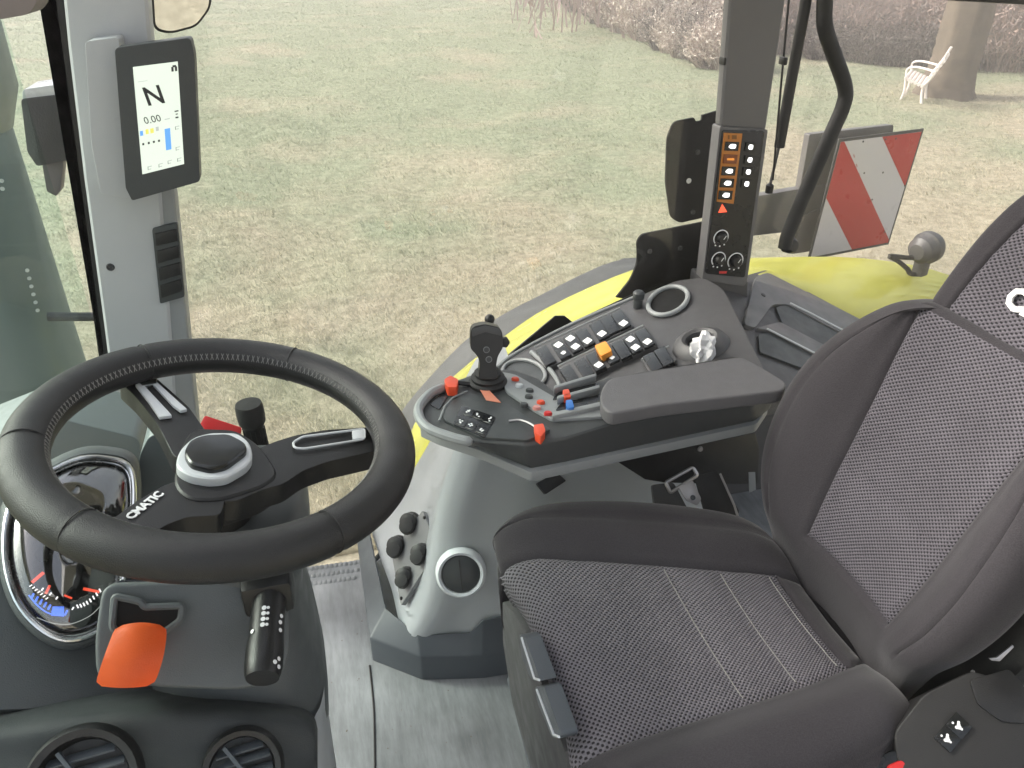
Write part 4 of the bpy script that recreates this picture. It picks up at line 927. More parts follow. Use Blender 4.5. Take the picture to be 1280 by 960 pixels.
bmesh.ops.translate(b, verts=b.verts, vec=SC.at(880, 436, .020)); obj('paper', b, mat('white_paper', (.8, .79, .8), .7), pc, 20)

# ================================================================== rear pillar and its control panel
rp = thing('rear_cab_pillar', (.86, 1.39, 2.0), 'dark grey cab pillar right of the big side window carrying a control panel', 'cab pillar')
P1 = PY(1.365)
obj('pillar_post', plate(P1, [(906, -90), (996, -90), (983, 0), (958, 165), (900, 160), (912, 0)], .026, .010, 0, 3), M_RPILL, rp)
obj('pillar_foot', plate(P1, rnd([(900, 158), (960, 162), (934, 352), (930, 358), (878, 350)], 3), .03, .008, .004, 3), M_RPILL, rp)
obj('pillar_base', plate(PY(1.372), rnd([(876, 344), (935, 350), (934, 376), (872, 374)], 4), .045, .01, 0, 3), M_CONS, rp)
obj('pillar_seal', tube([PY(1.40).at(x, y) for x, y in ((998, -60), (986, 0), (976, 110), (966, 225))], .0022, 8), M_BLACK, rp)
for x, y in ((904, 76), (979, 76)): obj('clip', box(P1.at(x, y, -.012), (.008, .02, .014), None, .003), M_BLACK, rp)
cpn = thing('pillar_control_panel', P1.at(915, 345, .01), 'black control panel with orange button column and three round dials on the pillar', 'control panel')
obj('panel_face', plate(P1, rnd([(904, 163), (956, 164), (931, 347), (882, 342)], 3), .006, .0015, .0085), M_GLOSS, cpn)
bp2 = obj('button_backing', plate(P1, [(905, 166), (928, 167), (917, 255), (896, 252)], .002, 0, .0095), mat('amber_print', (.48, .17, .02), .4), cpn)
def pbutton(x, y, hw, hh, lit=False, blob=(4.5, 3)):
    k = bmesh.new(); sk = -.13
    q = [(x - hw - sk * hh, y - hh), (x + hw - sk * hh, y - hh + .5), (x + hw + sk * hh, y + hh), (x - hw + sk * hh, y + hh - .5)]
    plate(P1, q, .002, .0005, .0118, 1, 0, k)
    if not lit: plate(P1, rnd([(x - blob[0], y + 1), (x - 1, y - blob[1]), (x + blob[0] + 1, y - blob[1] + .5), (x + blob[0], y + blob[1] - .5), (x - 1, y + blob[1])], 1.5), .0006, 0, .0123, 1, 1, k)
    else: plate(P1, rnd([(x - 4, y - 1), (x + 5, y - 1.5), (x + 5, y + 1.5), (x - 4, y + 1.5)], 1), .0006, 0, .0123, 1, 2, k)
    return obj('panel_button', k, [M_GLOSS if not lit else mat('lit_amber_key', (.2, .05, .008), .35), M_LWHITE, M_LAMB], cpn)
for i, (x, y) in enumerate(((915, 183), (913, 199), (911, 214), (909, 229), (907, 244))): pbutton(x, y, 8.6, 5.8, i == 1)
for x, y in ((938, 184), (937, 200), (935, 215), (933, 230)): pbutton(x, y, 6, 5.5, False, (2.8, 3.4))
k = bmesh.new(); plate(P1, [(898, 266), (903, 255), (909, 265)], .001, 0, .0095, 1, 0, k); obj('hazard_mark', k, M_LRED, cpn)
k = bmesh.new(); plate(P1, [(910, 169), (912, 169), (912, 174), (910, 174)], .0006, 0, .0102, 1, 0, k); plate(P1, [(915, 169), (921, 169), (921, 174), (915, 174)], .0006, 0, .0102, 1, 0, k); obj('header_marks', k, mat('dark_amber', (.2, .08, .01), .5), bp2)
k = bmesh.new(); plate(P1, [(899, 339), (909, 339), (908, 342), (899, 342)], .0006, 0, .0095, 1, 0, k); obj('red_mark', k, M_RED, cpn)
for x, y, r_ in ((901, 297, .0158), (898, 324, .0152), (919, 326, .0170)):
    p = P1.at(x, y, .0085); d = obj('dial', lathe([(r_ * .72, 0), (r_ * .66, .010), (r_ * .55, .012), (0, .012)], p, P1.n, 24), M_BLACK, cpn)
    k = bmesh.new(); Fm = frame(P1.n, (1, 0, 0))
    tube([p + Fm @ Vector((r_ * math.cos(t), r_ * math.sin(t), .0006)) for t in np.linspace(R(-40), R(220), 22)], .0013, 5, bm=k)
    for t in (-60, -90, -120): lathe([(0, .0006), (.0018, .0006), (.0018, 0)], p + Fm @ Vector((r_ * 1.25 * math.cos(R(t)), r_ * 1.15 * math.sin(R(t)), 0)), P1.n, 7, k)
    obj('dial_scale', k, M_WHITE, d)
    obj('dial_pointer', tube([p + Fm @ Vector((0, 0, .0125)), p + Fm @ Vector((r_ * .3, r_ * .45, .0125))], .0008, 5), M_WHITE, d)

# ================================================================== front pillar, monitor, mirror
fpil = thing('front_cab_pillar', at(190, 500, Y=1.38), 'pale grey cab pillar left of the big side window', 'cab pillar')
P2 = PY(1.38)
obj('pillar_post', plate(P2, [(72, -60), (180, -60), (190, 60), (202, 240), (222, 520), (240, 640), (158, 640), (150, 570), (128, 400), (104, 225), (84, 60)], .05, .012, 0, 3), M_PILL, fpil)
obj('pillar_side', plate(P2, [(188, 60), (205, 55), (218, 240), (246, 520), (255, 640), (232, 640), (212, 500), (196, 240)], .05, .008, -.006, 3), mat('pillar_side_shaded', (.25, .26, .265), .5, .15, 900), fpil)  # darker grey puts the side face's shade into the colour
sh = obj('monitor_shell', plate(PY(1.33), rnd([(106, 52), (148, 46), (172, 250), (126, 243), (114, 180)], 6), .045, .010, 0, 3), M_PILL, fpil)
obj('pillar_screw', lathe([(0, .001), (.003, .0), (.0055, .003), (.007, 0)], P2.at(138, 334), P2.n, 12), M_IRON, fpil)
gr = obj('vent_grille', plate(P2, rnd([(190, 286), (222, 279), (231, 371), (200, 380)], 3), .01, .002, .005), M_DARK, fpil)
for i in range(4):
    t0, t1 = .06 + i * .235, .06 + i * .235 + .17
    lx = lambda t: (191 + 9 * t + 2, 287 + 92 * t); rx_ = lambda t: (221 + 8.5 * t - 1, 281 + 89 * t)
    obj('grille_slat', plate(P2, [lx(t0), rx_(t0), rx_(t1), lx(t1)], .004, .0012, .008), M_BLACK, gr)
ws = thing('windscreen_seal', at(130, 560, Y=1.43), 'black rubber windscreen seal running down left of the pale pillar', 'rubber seal')
obj('seal_strip', plate(PY(1.43), [(34, -60), (58, -60), (74, 60), (92, 225), (122, 440), (145, 575), (138, 640), (150, 640), (148, 600), (127, 440), (100, 225), (82, 60), (70, -60)][:6] + [(150, 640), (166, 640), (158, 575), (136, 440), (110, 225), (88, 60), (74, -60)], .03, .004), M_BLACK, ws)
mo = thing('display_monitor', at(205, 240, Y=1.29), 'black tablet display on the pale pillar showing N', 'display')
P3 = PY(1.295)
obj('housing', plate(P3, rnd([(143, 60), (238, 47), (243, 70), (250, 227), (165, 251), (157, 235)], [6, 6, 2, 4, 3, 2]), .035, .006, 0, 3), M_DARK, mo)
P3s = PY(1.294)
scn = obj('screen', plate(P3s, [(166, 84), (222, 77), (230, 205), (178, 218)], .002, 0, .001), M_SCREEN, mo)
def sp_(u, v, off=.0014):
    a = Vector((166, 84)) * (1 - u) + Vector((222, 77)) * u; b_ = Vector((178, 218)) * (1 - u) + Vector((230, 205)) * u; q = a * (1 - v) + b_ * v
    return P3s.at(q.x, q.y, off)
ex = sp_(1, .5) - sp_(0, .5); ey = sp_(.5, 0) - sp_(.5, 1)
obj('gear_letter', text_mesh('N', .036, sp_(.42, .30), ex, ey, .0004, bold=.0006), M_INK, scn); obj('speed_digits', text_mesh('0.00', .0145, sp_(.34, .515), ex, ey, .0004), M_INK, scn)
def srect(u0, v0, u1, v1, mi): 
    obj('screen_mark', prism([sp_(u0, v0), sp_(u1, v0), sp_(u1, v1), sp_(u0, v1)], -P3s.n * .0003), [M_INK, M_LCDB, M_LCDY, M_LCDG][mi], scn)
srect(.60, .625, .73, .83, 1); srect(.03, .60, .10, .645, 1); srect(.16, .595, .23, .64, 2); srect(.27, .595, .35, .64, 2); srect(.40, .59, .47, .63, 3)
for u in (.06, .19, .31, .43): srect(u, .715, u + .045, .735, 0)
srect(.85, .045, .90, .09, 0); srect(.93, .045, .98, .09, 0); srect(.88, .03, .96, .05, 0)
srect(.86, .47, .95, .482, 0); srect(.88, .50, .93, .51, 0); srect(.87, .53, .94, .545, 0)
for u, v in ((.85, .62), (.83, .82), (.85, .93), (.62, .93), (.40, .94), (.14, .94)): srect(u, v, u + .10, v + .008, 3); srect(u + .02, v + .025, u + .08, v + .033, 3); srect(u, v, u + .012, v + .035, 0)
srect(.62, .53, .74, .54, 3); srect(.08, .14, .30, .145, 3)
mi_ = thing('interior_mirror', at(225, 5, Y=1.16), 'small rounded rear view mirror cut by the top edge beside the display', 'mirror')
PM = Plane(at(225, 5, Y=1.15), (.1, -1, -.12))
mo_ = rnd([(187, -40), (266, -40), (264, 10), (246, 34), (212, 43), (192, 38)], 9)
obj('mirror_back', plate(PM, mo_, .02, .005, 0), M_BLACK, mi_)
mc = Vector((226, 0)); obj('mirror_glass', plate(PM, [(mc.x + (x - mc.x) * .92, mc.y + (y - mc.y) * .92) for x, y in mo_], .002, 0, .001), mat('mirror_silver', (.8, .82, .8), .03, 0, metal=1, var=.01, rvar=.02), mi_)
sv = thing('roof_header', at(20, 0, Y=1.0), 'dull pinkish grey roof lining edge in the top left corner', 'roof trim')
obj('header_edge', plate(PY(1.05), rnd([(-60, -80), (60, -80), (46, 4), (36, 18), (-10, 26), (-60, 34)], 8), .06, .01), mat('roof_trim', (.20, .17, .165), .7), sv)
rh = thing('window_header', (1.3, 1.40, 2.72), 'dark window frame edge in the top right corner', 'window frame')
obj('header_bar', plate(PY(1.42), [(1168, -60), (1400, -60), (1400, 12), (1280, 6), (1172, 0)], .03, .004), M_BLACK, rh)

# ================================================================== window glass
def pane(name, pts, vec, m, label):
    o = obj(name, prism(pts, vec), m); return tag(o, label, 'window glass')
pane('side_window', [(-.33, 1.437, 1.47), (.84, 1.437, 1.47), (.84, 1.437, 2.98), (-.22, 1.437, 2.98)], (0, .004, 0), M_GLASS, 'clear side window pane between the pale pillar and the dark pillar')
pane('rear_side_window', [(.88, 1.437, 1.9), (1.9, 1.437, 1.9), (1.9, 1.437, 2.98), (.88, 1.437, 2.98)], (0, .004, 0), M_GLASSR, 'clear rear side window pane behind the seat and bent handle')
g0 = [(-.42, 1.46), (-.55, 1.36), (-.68, 1.15), (-.76, .8), (-.78, .4), (-.74, .0)]
b = surf([[Vector((x - .0, y, z)) for x, y in g0] for z in (1.9, 2.95)]); bmesh.ops.solidify(b, geom=b.faces, thickness=.005)
tag(obj('windscreen', b, M_WIND), 'curved green tinted windscreen left of the pale pillar', 'windscreen')
sk = thing('sill_seal', at(720, 400, Y=1.44), 'black rubber seal along the window sill above the switch banks', 'rubber seal')
obj('seal_strip', plate(PY(1.432), [(616, 462), (640, 440), (694, 395), (706, 395), (716, 403), (800, 364), (802, 376), (715, 414), (660, 442), (634, 466)], .004, .001), M_BLACK, sk)

# ================================================================== handle, strut, plates
gh = thing('bent_grab_handle', at(985, 305, Y=1.40), 'black bent grab handle hanging in front of the rear window', 'grab handle')
PH = PY(1.395)
hp = [PH.at(x, y) for x, y in ((1034, -60), (1031, 0), (1031, 32), (1040, 62), (1056, 108), (1054, 132), (1040, 165), (1010, 232), (986, 290), (981, 310))]
hb = obj('handle_tube', tube(crom(hp, 7), [.0148] * 64, 16), M_RUB, gh)
obj('handle_end', lathe([(0, .012), (.012, .010), (.0175, .002), (.0175, -.014)], PH.at(989, 307), (.25, -.9, .1), 20), M_BLACK, gh)
gs = thing('gas_strut', at(963, 235, Y=1.42), 'slim black gas strut between the pillar and the bent handle', 'gas strut')
PG = PY(1.415)
obj('strut_tube', tube([PG.at(1014, -50), PG.at(1006, 10), PG.at(991, 90), PG.at(974, 184)], .0108, 12), M_BLACK, gs)
obj('strut_rod', tube([PG.at(974, 182), PG.at(962, 234)], .003, 8), M_IRON, gs)
obj('strut_joint', lathe([(0, -.012), (.008, -.01), (.0085, .006), (0, .012)], PG.at(962, 235), (0, 0, 1), 12), M_BLACK, gs)
p_u = thing('upper_black_plate', at(865, 270, Y=1.5), 'upper black bracket plate with a white hole outside left of the dark pillar', 'bracket plate')
obj('plate', plate(PY(1.505), rnd([(905, 136), (878, 144), (877, 151), (870, 152), (868, 147), (842, 152), (834, 172), (832, 228), (838, 272), (850, 279), (905, 266)], [0, 0, 2, 2, 2, 7, 6, 6, 6, 5, 0]), .006, .001), M_MATTE, p_u)
obj('plate_hole', lathe([(.0058, 0), (.0058, .0008), (0, .0008)], PY(1.505).at(861, 226), (0, -1, 0), 12), M_WHITE, p_u)  # white disc paints the bright view through the hole
for x, y in ((872, 190), (866, 265)): obj('bolt', lathe([(0, .004), (.005, .004), (.006, 0)], PY(1.505).at(x, y), (0, -1, 0), 6), M_IRON, p_u)
p_l = thing('lower_black_plate', at(830, 340, Y=1.46), 'lower black curved bracket plate outside above the yellow fender', 'bracket plate')
obj('plate', plate(PY(1.452), rnd([(905, 272), (882, 277), (802, 293), (796, 302), (797, 328), (788, 350), (770, 372), (800, 376), (860, 350), (905, 330)], [0, 4, 5, 5, 9, 9, 0, 0, 0, 0]), .006, .001), M_MATTE, p_l)
for x, y in ((812, 314), (850, 310)): obj('bolt', lathe([(0, .004), (.005, .004), (.006, 0)], PY(1.452).at(x, y), (0, -1, 0), 6), M_IRON, p_l)

# ================================================================== outside the cab
fe = thing('rear_fender', (.95, 1.6, 1.5), 'lime yellow rear mudguard arching outside the side window', 'mudguard')
I_ = [(474, 665), (510, 615), (542, 560), (570, 510), (600, 470), (650, 442), (720, 412), (800, 376), (880, 362), (960, 358), (1040, 396), (1100, 440), (1180, 520)]
O_ = [(500, 568), (512, 545), (521, 525), (550, 487), (585, 455), (632, 419), (689, 382), (795, 336), (870, 326), (950, 322), (1080, 323), (1190, 345), (1290, 400)]
G_ = [(485, 555), (497, 525), (508, 506), (535, 474), (577, 430), (616, 401), (668, 373), (778, 324)]
inn = [at(*q, Y=1.465) for q in I_]; out = [at(*q, Y=1.72) for q in O_]
lip = [at(*q, Y=1.83) for q in G_] + [p + Vector((0, .06, -.05)) for p in out[8:]]
mid = [(a + b_) / 2 + Vector((0, 0, .012)) for a, b_ in zip(inn, out)]
m2 = [a * .15 + b_ * .85 + Vector((0, 0, .006)) for a, b_ in zip(inn, out)]
skt = [p + Vector((0, -.002, -.25)) for p in inn]
def trans(L_): return [list(r) for r in zip(*L_)]
b = surf(resample(trans([skt, inn, mid, m2, out]), 4, 4)); bmesh.ops.solidify(b, geom=b.faces, thickness=.006)
obj('fender_top', b, M_YEL, fe, 60)
out2 = [p + Vector((0, .004, -.006)) for p in out]; ml = [(a + b_) / 2 + Vector((0, .0, .004)) for a, b_ in zip(out2, lip)]; dn = [p + Vector((0, .02, -.07)) for p in lip]
b = surf(resample(trans([out2, ml, lip, dn]), 4, 4)); bmesh.ops.solidify(b, geom=b.faces, thickness=.008)
obj('fender_lip', b, M_EDGE, fe, 60)
wb = thing('warning_board', at(1065, 325, Y=1.85), 'red and white striped warning board behind the bent handle', 'warning board')
bd = Vector((math.sin(R(80.5)), math.cos(R(80.5)), 0)); bn = Vector((bd.y, -bd.x, 0))
WB = Plane(at(1050, 176, Y=1.85), bn)
q = [(1050, 176), (1148, 165), (1110, 304), (1012, 323)]
def wq(u, v):
    a = Vector(q[0]) * (1 - u) + Vector(q[1]) * u; b_ = Vector(q[3]) * (1 - u) + Vector(q[2]) * u; r_ = a * (1 - v) + b_ * v; return (r_.x, r_.y)
cor = [WB.at(*p) for p in q]
O3 = cor[3]; U3 = cor[2] - cor[3]; V3 = cor[0] - cor[3]
def w3(u, v, off=0): return O3 + U3 * u + V3 * v + WB.n * off
obj('board', prism([w3(-.015, -.015), w3(1.015, -.015), w3(1.015, 1.015), w3(-.015, 1.015)], -WB.n * .004, .001), M_IRON, wb)
obj('white_sheet', prism([w3(.01, .01, .0008), w3(.99, .01, .0008), w3(.99, .99, .0008), w3(.01, .99, .0008)], -WB.n * .0006), M_REFW, wb)
obj('red_stripe', prism([w3(*p, .0014) for p in ((.01, .99), (.05, .99), (.99, .04), (.99, .01), (.52, .01), (.01, .53))], -WB.n * .0005), M_REFR, wb)
obj('red_stripe', prism([w3(*p, .0014) for p in ((.50, .99), (.99, .99), (.99, .52))], -WB.n * .0005), M_REFR, wb)
for u, v in ((.40, .70), (.64, .68), (.60, .45), (.90, .12), (.28, .97), (.55, .965), (.68, .96), (.985, .53)):
    obj('rivet', lathe([(0, .0016), (.0026, .0012), (.003, 0)], w3(u, v, .001), WB.n, 8), M_IRON, wb)
k = bmesh.new()
for i in range(9): 
    u, v = .20 + i * .065, .87 - i * .085
    merge(k, prism([w3(u, v, .0012), w3(u + .022, v - .028, .0012), w3(u + .03, v - .02, .0012), w3(u + .008, v + .008, .0012)], -WB.n * .0003))
obj('approval_print', k, mat('red_grey_print', (.45, .22, .22), .5), wb)
WB2 = Plane(w3(0, 0, -.05), bn)
obj('back_plate', plate(WB2, rnd([(1012, 168), (1117, 156), (1116, 168), (1050, 190), (1020, 290), (990, 300), (1000, 236)], 2), .02, .003), M_GREYST, wb)
obj('bracket_arm', plate(WB2, [(930, 248), (1035, 230), (1045, 262), (1030, 285), (935, 296)], .03, .004, .005), M_GREYST, wb)
obj('bracket_gusset', plate(WB2, [(1005, 270), (1045, 250), (1030, 312), (990, 318)], .02, .003, .01), M_GREYST, wb)
wk = thing('work_light', at(1152, 340, Y=1.66), 'small round grey work lamp standing on the yellow mudguard', 'work lamp')
o = at(1158, 310, Y=1.66); k_ = (o - CAM).length / F * .84; axl = Vector((.9, .25, .12))
obj('lamp_head', lathe([(0, -k_ * 20), (k_ * 10, -k_ * 19), (k_ * 17, -k_ * 13), (k_ * 18.5, -k_ * 4), (k_ * 21, -k_ * 1), (k_ * 21, k_ * 7), (k_ * 17, k_ * 14), (k_ * 8, k_ * 18), (0, k_ * 19)], o, axl, 26), mat('grey_lamp_plastic', (.07, .07, .075), .5), wk)
bm_ = o + Vector((0, 0, -k_ * 24))
obj('lamp_foot', box(bm_ + Vector((0, 0, -k_ * 2)), (k_ * 15, k_ * 15, k_ * 22), Matrix.Rotation(.3, 3, 'Z'), .004), M_IRON, wk)
PW = PY(1.66)
obj('lamp_cable', tube(crom([PW.at(1145, 322), PW.at(1132, 322), PW.at(1112, 320), PW.at(1122, 326), PW.at(1134, 336), PW.at(1138, 342), PW.at(1148, 343)], 5), k_ * 3.2, 8), M_RUB, wk)
exh = thing('exhaust_stack', (-.72, 1.9, 1.0), 'large grey green exhaust stack seen through the windscreen', 'exhaust')
M_EXH = mat('exhaust_grey_green', (.12, .145, .14), .4, .1, 200)
obj('stack', lathe([(.128, -.4), (.128, 1.4), (.11, 1.43), (0, 1.43)], (-.722, 1.9, 1.0), (0, 0, 1), 40), M_EXH, exh)
obj('stack_top', lathe([(.10, -.12), (.13, -.1), (.162, -.02), (.165, .10), (.15, .22), (.11, .32), (0, .33)], (-.722, 1.9, 2.5), (0, 0, 1), 36), mat('exhaust_top_grey', (.22, .225, .225), .5), exh)
k = bmesh.new()
for i in range(6): lathe([(0, .0015), (.004, .001), (.0045, 0)], at(34 + i * 2.6, 338 + i * 10, Y=1.795), (.5, -.85, 0), 8, k)
for x, y in ((2, 226), (3, 236)): lathe([(0, .0015), (.004, .001), (.0045, 0)], at(x, y, Y=1.79), (.3, -.95, 0), 8, k)
tag(obj('perforations', k, M_SILV, exh), kind='stuff')
hr = tag(obj('outside_rail', tube([at(60, 396, Y=1.75), at(118, 396, Y=1.75)], .010, 10), M_IRON), 'short dark rail outside between the exhaust and the rubber seal', 'rail')
ml_ = thing('black_side_mirror', at(60, 200, Y=1.62), 'black boxed side mirror housing outside the windscreen', 'mirror')
PX_ = PY(1.62)
obj('mirror_box', plate(PX_, rnd([(26, 124), (78, 118), (86, 200), (46, 208), (34, 190)], 4), .10, .012), M_IRON, ml_)
obj('mirror_foot', plate(PX_, [(52, 206), (80, 200), (76, 238), (70, 246), (58, 240)], .03, .004, -.02), M_GREYST, ml_)
obj('mirror_cap', plate(PX_, rnd([(28, 112), (66, 106), (72, 120), (28, 126)], 4), .09, .01, -.004), M_SILV, ml_)

# bench, tree, shrubs
def place(o, M):
    return o
M_BENCH = mat('white_bench_wood', (.72, .66, .63), .6, .3, 60)
be = thing('park_bench', at(1145, 128, Z=0), 'white slatted park bench beside the tree trunk on the lawn', 'bench')
b0 = at(1127, 130, Z=0); b1 = at(1157, 137, Z=0)
bx = (b1 - b0); bx.z = 0; bw_ = .50; bx.normalize(); by_ = Vector((-bx.y, bx.x, 0))
if by_.dot(fh) < 0: by_ = -by_
by_ = (by_ - bx * .85).normalized(); b0 = b0 - bx * .05
def B(u, v, z): return b0 + bx * u + by_ * v + Vector((0, 0, z))
LBN = 1.15
for i in range(6):
    u = .0 + i * .085; obj('seat_slat', tube([B(u, 0, .45 - .015 * i), B(u, LBN, .45 - .015 * i)], .032, 6), M_BENCH, be)
for i in range(5):
    u = .56 + i * .05; z = .54 + i * .075; obj('back_slat', tube([B(u, 0, z), B(u, LBN, z)], .034, 6), M_BENCH, be)
for v in (.12, LBN - .12):
    obj('leg', tube(crom([B(-.02, v, 0), B(.03, v, .2), B(.0, v, .42)], 4), .025, 7), M_BENCH, be)
    obj('leg', tube(crom([B(.52, v, 0), B(.46, v, .2), B(.46, v, .36), B(.60, v, .55), B(.80, v, .98)], 4), .025, 7), M_BENCH, be)
    obj('armrest_iron', tube(crom([B(.0, v, .42), B(-.02, v, .60), B(.2, v, .66), B(.62, v, .64)], 4), .02, 6), M_BENCH, be)
tr = thing('tree', at(1192, 122, Z=0), 'thick bare tree trunk standing behind the white bench', 'tree')
M_BARK = mat('bark', (.115, .092, .068), .9, 1, 9, var=.5, vscale=4)
t0 = at(1180, 118, Z=0)
def tp(dx, z): return t0 + rt * dx + Vector((0, 0, z))
b = bmesh.new()
pth = crom([tp(-.02, -.1), tp(0, .25), tp(.04, .8), tp(.06, 1.6), tp(.10, 2.6), tp(.2, 4), tp(.22, 5.5)], 6)
rads = list(np.interp(np.linspace(0, 1, len(pth)), [0, .12, .25, .5, 1], [.66, .50, .44, .42, .30]))
tube(pth, rads, 22, bm=b)
for v in b.verts: v.co += Vector((random.uniform(-1, 1), random.uniform(-1, 1), 0)) * .012 + (v.co - tp(.08, v.co.z)).normalized() * .03 * math.sin(7 * math.atan2(v.co.y - t0.y, v.co.x - t0.x) + v.co.z)
obj('trunk', b, M_BARK, tr, 80)
rng = random.Random(5)
b = bmesh.new()
for k in range(16):
    z = rng.uniform(3.2, 5.6); a = rng.uniform(0, 6.28); p = tp(.2, z); pts = [p]
    d = Vector((math.cos(a), math.sin(a), rng.uniform(.3, .9))).normalized()
    for s_ in range(5): p = p + d * rng.uniform(.5, .8); d = (d + Vector((rng.uniform(-.3, .3), rng.uniform(-.3, .3), rng.uniform(-.1, .3)))).normalized(); pts.append(p)
    tube(pts, [.14, .11, .08, .06, .04, .015], 7, bm=b)
    for s_ in range(1, 6):
        for m_ in range(3):
            e = pts[s_] + Vector((rng.uniform(-1, 1), rng.uniform(-1, 1), rng.uniform(0, 1))) * .9; tube([pts[s_], (pts[s_] + e) / 2 + Vector((0, 0, .08)), e], [.03, .02, .005], 4, bm=b)
obj('crown', b, M_BARK, tr, 80)
def shrubmesh(seed, n, hgt, rad, cols):
    rng = np.random.default_rng(seed); vs = []; fs = []; mi = []
    def tri(a, b_, c, m): k = len(vs); vs.extend((a, b_, c)); fs.append((k, k + 1, k + 2)); mi.append(m)
    for i in range(n):
        a = rng.uniform(0, 6.283); r0 = rad * .35 * math.sqrt(rng.random()); p = np.array([math.cos(a) * r0, math.sin(a) * r0, 0.])
        r1 = rad * (rng.random() ** .6); a2 = a + rng.normal(0, .5); hh = hgt * (.35 + .65 * rng.random()) * (1 - .35 * (r1 / rad) ** 2)
        e = np.array([math.cos(a2) * r1, math.sin(a2) * r1, hh]); c = (p + e) / 2 + np.array([0, 0, hh * .18]) + rng.normal(0, .05, 3)
        w_ = np.array([rng.normal(), rng.normal(), 0]); w_ /= np.linalg.norm(w_) + 1e-6; w_ *= .009 + .008 * rng.random()
        m = int(rng.integers(0, 2))
        tri(p - w_, p + w_, c + w_ * .8, m); tri(p - w_, c + w_ * .8, c - w_ * .8, m); tri(c - w_ * .8, c + w_ * .8, e, m)
        for j in range(5):
            t = rng.uniform(.35, 1); q = (1 - t) ** 2 * p + 2 * t * (1 - t) * c + t * t * e; d = rng.normal(0, .11, 3) * (hgt / 1.4); d[2] = abs(d[2]); w2 = rng.normal(0, .006, 3)
            tri(q - w2, q + w2, q + d, m)
            if rng.random() < .55:
                l1, l2 = rng.normal(0, .035, 3), rng.normal(0, .035, 3); tri(q + d, q + d + l1, q + d + l2, 2)
    me = bpy.data.meshes.new('shrub_twigs'); me.from_pydata([tuple(v) for v in vs], [], fs); me.polygons.foreach_set('material_index', mi)
    for m in cols: me.materials.append(m)
    return me
M_TW1 = mat('pink_brown_twigs', (.36, .28, .255), .9, var=.3, vscale=2); M_TW2 = mat('grey_twigs', (.25, .215, .20), .9, var=.3, vscale=2); M_LF1 = mat('russet_leaves', (.36, .26, .22), .8, var=.3, vscale=3)  # twig and leaf tones lightened to put haze into the colour
M_TW3 = mat('straw_stalks', (.55, .47, .40), .9, var=.2, vscale=3); M_LF2 = mat('pale_seed_heads', (.62, .55, .49), .9, var=.2, vscale=3); M_TW4 = mat('dark_twigs', (.075, .062, .055), .9, var=.3, vscale=2)
protos = {'straw': (shrubmesh(1, 520, 1.5, .9, [M_TW3, M_TW1, M_LF2]), 'pale dry seed stalks along the far edge of the lawn', 'dry pale shrubs'),
          'dark': (shrubmesh(2, 520, 1.3, .9, [M_TW4, M_TW2, M_TW4]), 'low dark leafless bush at the lawn edge', 'dark bushes'),
          'russet': (shrubmesh(3, 620, 2.4, 1.5, [M_TW1, M_TW2, M_LF1]), 'pinkish brown leafless shrub beyond the lawn', 'russet shrubs')}
cnt = {k: 0 for k in protos}
def shrub(kind, x, y, s, rz):
    me, lab, grp = protos[kind]
    o = bpy.data.objects.new('shrub', me); COL.objects.link(o); o.location = (x, y, lawn_z(x, y) - .03); o.scale = (s, s, s * random.uniform(.9, 1.15)); o.rotation_euler.z = rz
    tag(o, lab, 'shrub', grp)
rs = random.Random(11)
edge = [(690, 0), (735, 26), (780, 52), (830, 72), (900, 96)]
for (x0, y0), (x1, y1), n in zip(edge, edge[1:], (7, 8, 6, 7)):
    for i in range(n):
        t = (i + rs.random()) / n; p = at(x0 + (x1 - x0) * t, y0 + (y1 - y0) * t, Z=0); s = max(.7, p.length / 22)
        d = rs.uniform(0, .8); q = p + Vector((p.x, p.y, 0)).normalized() * d + rt * rs.uniform(.2, .8)
        shrub('dark' if rs.random() < (.6 if x0 < 780 else .3) else 'straw', q.x, q.y, s * rs.uniform(.7, 1.0), rs.uniform(0, 6))
for i in range(34):
    px = rs.uniform(800, 925); py = rs.uniform(40, 80) - (925 - px) * .16; p = at(px, max(py, 8), Z=0); p = p + Vector((p.x, p.y, 0)).normalized() * rs.uniform(1, 4); shrub('straw', p.x, p.y, rs.uniform(.8, 1.3) * max(.8, p.length / 24), rs.uniform(0, 6))
for i in range(46):
    px = rs.uniform(945, 1320); py = 60 + (px - 945) * .07 + rs.uniform(-22, 6); p = at(px, py, Z=0); shrub('russet', p.x, p.y, rs.uniform(.7, 1.15), rs.uniform(0, 6))
for i in range(12):
    px = rs.uniform(1010, 1300); p = at(px, 72 + (px - 1000) * .075, Z=0); shrub('dark', p.x, p.y, rs.uniform(.6, .95), rs.uniform(0, 6))
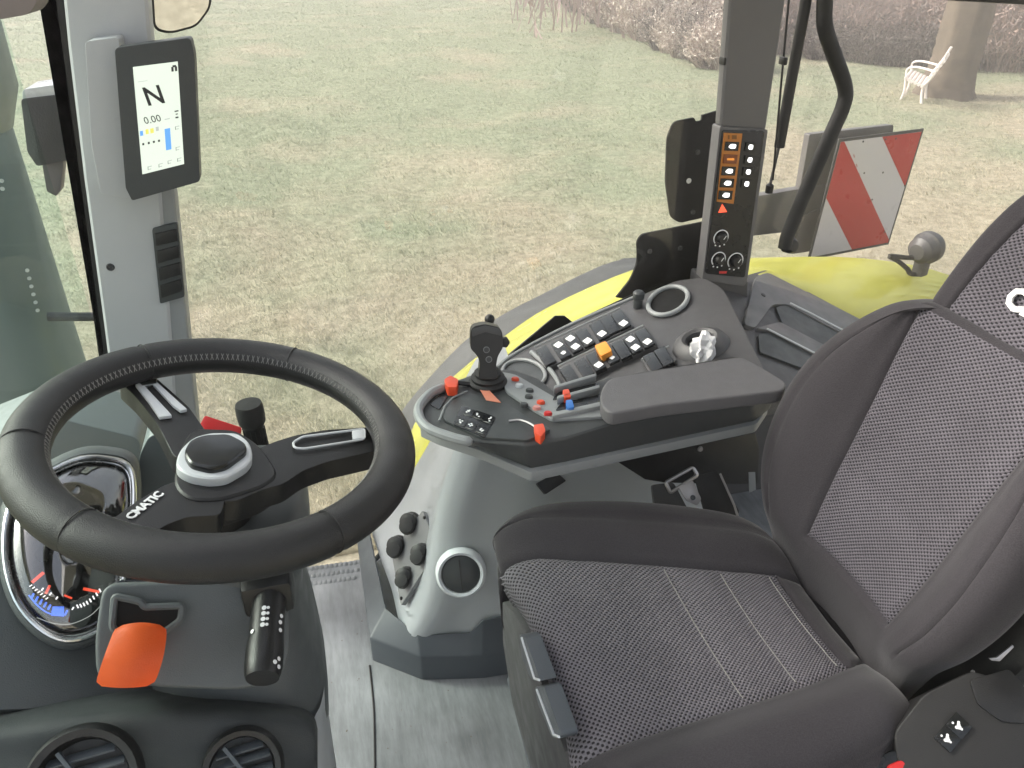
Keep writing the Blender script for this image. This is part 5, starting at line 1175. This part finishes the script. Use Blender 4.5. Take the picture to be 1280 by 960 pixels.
# far wood reads as one mass
rng = np.random.default_rng(4); vs = []; fs = []
for i in range(9000):
    px = rng.uniform(640, 1340); dist = rng.uniform(26, 60); ph = (px - 640) / F
    dirv = (fh * math.cos(PITCH) + up * 0 + rt * ph); dirv = Vector((dirv.x, dirv.y, 0)).normalized()
    b_ = Vector((dirv.x * dist, dirv.y * dist, 0)); hh = rng.uniform(.6, 5.5) ; z0 = rng.uniform(0, 3)
    e = b_ + Vector((rng.normal(0, .7), rng.normal(0, .7), z0 + hh)); b_.z = z0; w_ = rt * (.012 + .02 * rng.random())
    k = len(vs); vs.extend((b_ - w_, b_ + w_, e)); fs.append((k, k + 1, k + 2))
    for j in range(2):
        c = b_.lerp(e, rng.uniform(.3, 1)); l1 = Vector(rng.normal(0, .14, 3)); l2 = Vector(rng.normal(0, .14, 3)); k = len(vs); vs.extend((c, c + l1, c + l2)); fs.append((k, k + 1, k + 2))
me = bpy.data.meshes.new('far_wood'); me.from_pydata([tuple(v) for v in vs], [], fs); me.materials.append(mat('far_wood_twigs', (.42, .31, .29), .9, var=.3, vscale=.5))  # pale pink tone carries the haze over the wood
fwo = bpy.data.objects.new('far_wood', me); COL.objects.link(fwo); tag(fwo, 'hazy pinkish bare woodland beyond the lawn', 'woodland', kind='stuff')

# ------------------------------------------------------------------ air
hm = bpy.data.materials.new('haze'); hm.use_nodes = True; n = hm.node_tree.nodes
for q in list(n):
    if q.type != 'OUTPUT_MATERIAL': n.remove(q)
pv_ = n.new('ShaderNodeVolumePrincipled'); pv_.inputs['Color'].default_value = (.95, .90, .88, 1); pv_.inputs['Density'].default_value = .008
hm.node_tree.links.new(pv_.outputs[0], n['Material Output'].inputs['Volume'])
hb_ = bmesh.new(); bmesh.ops.create_cube(hb_, size=1); bmesh.ops.scale(hb_, vec=(900, 900, 12), verts=hb_.verts); bmesh.ops.translate(hb_, vec=(0, 0, 4.5), verts=hb_.verts)
hz = link(mesh_of(hb_, 'haze', hm), 'haze', None, Vector((0, 0, 0))); tag(hz, kind='stuff', label='thin pale haze filling the air over the lawn', cat='haze')
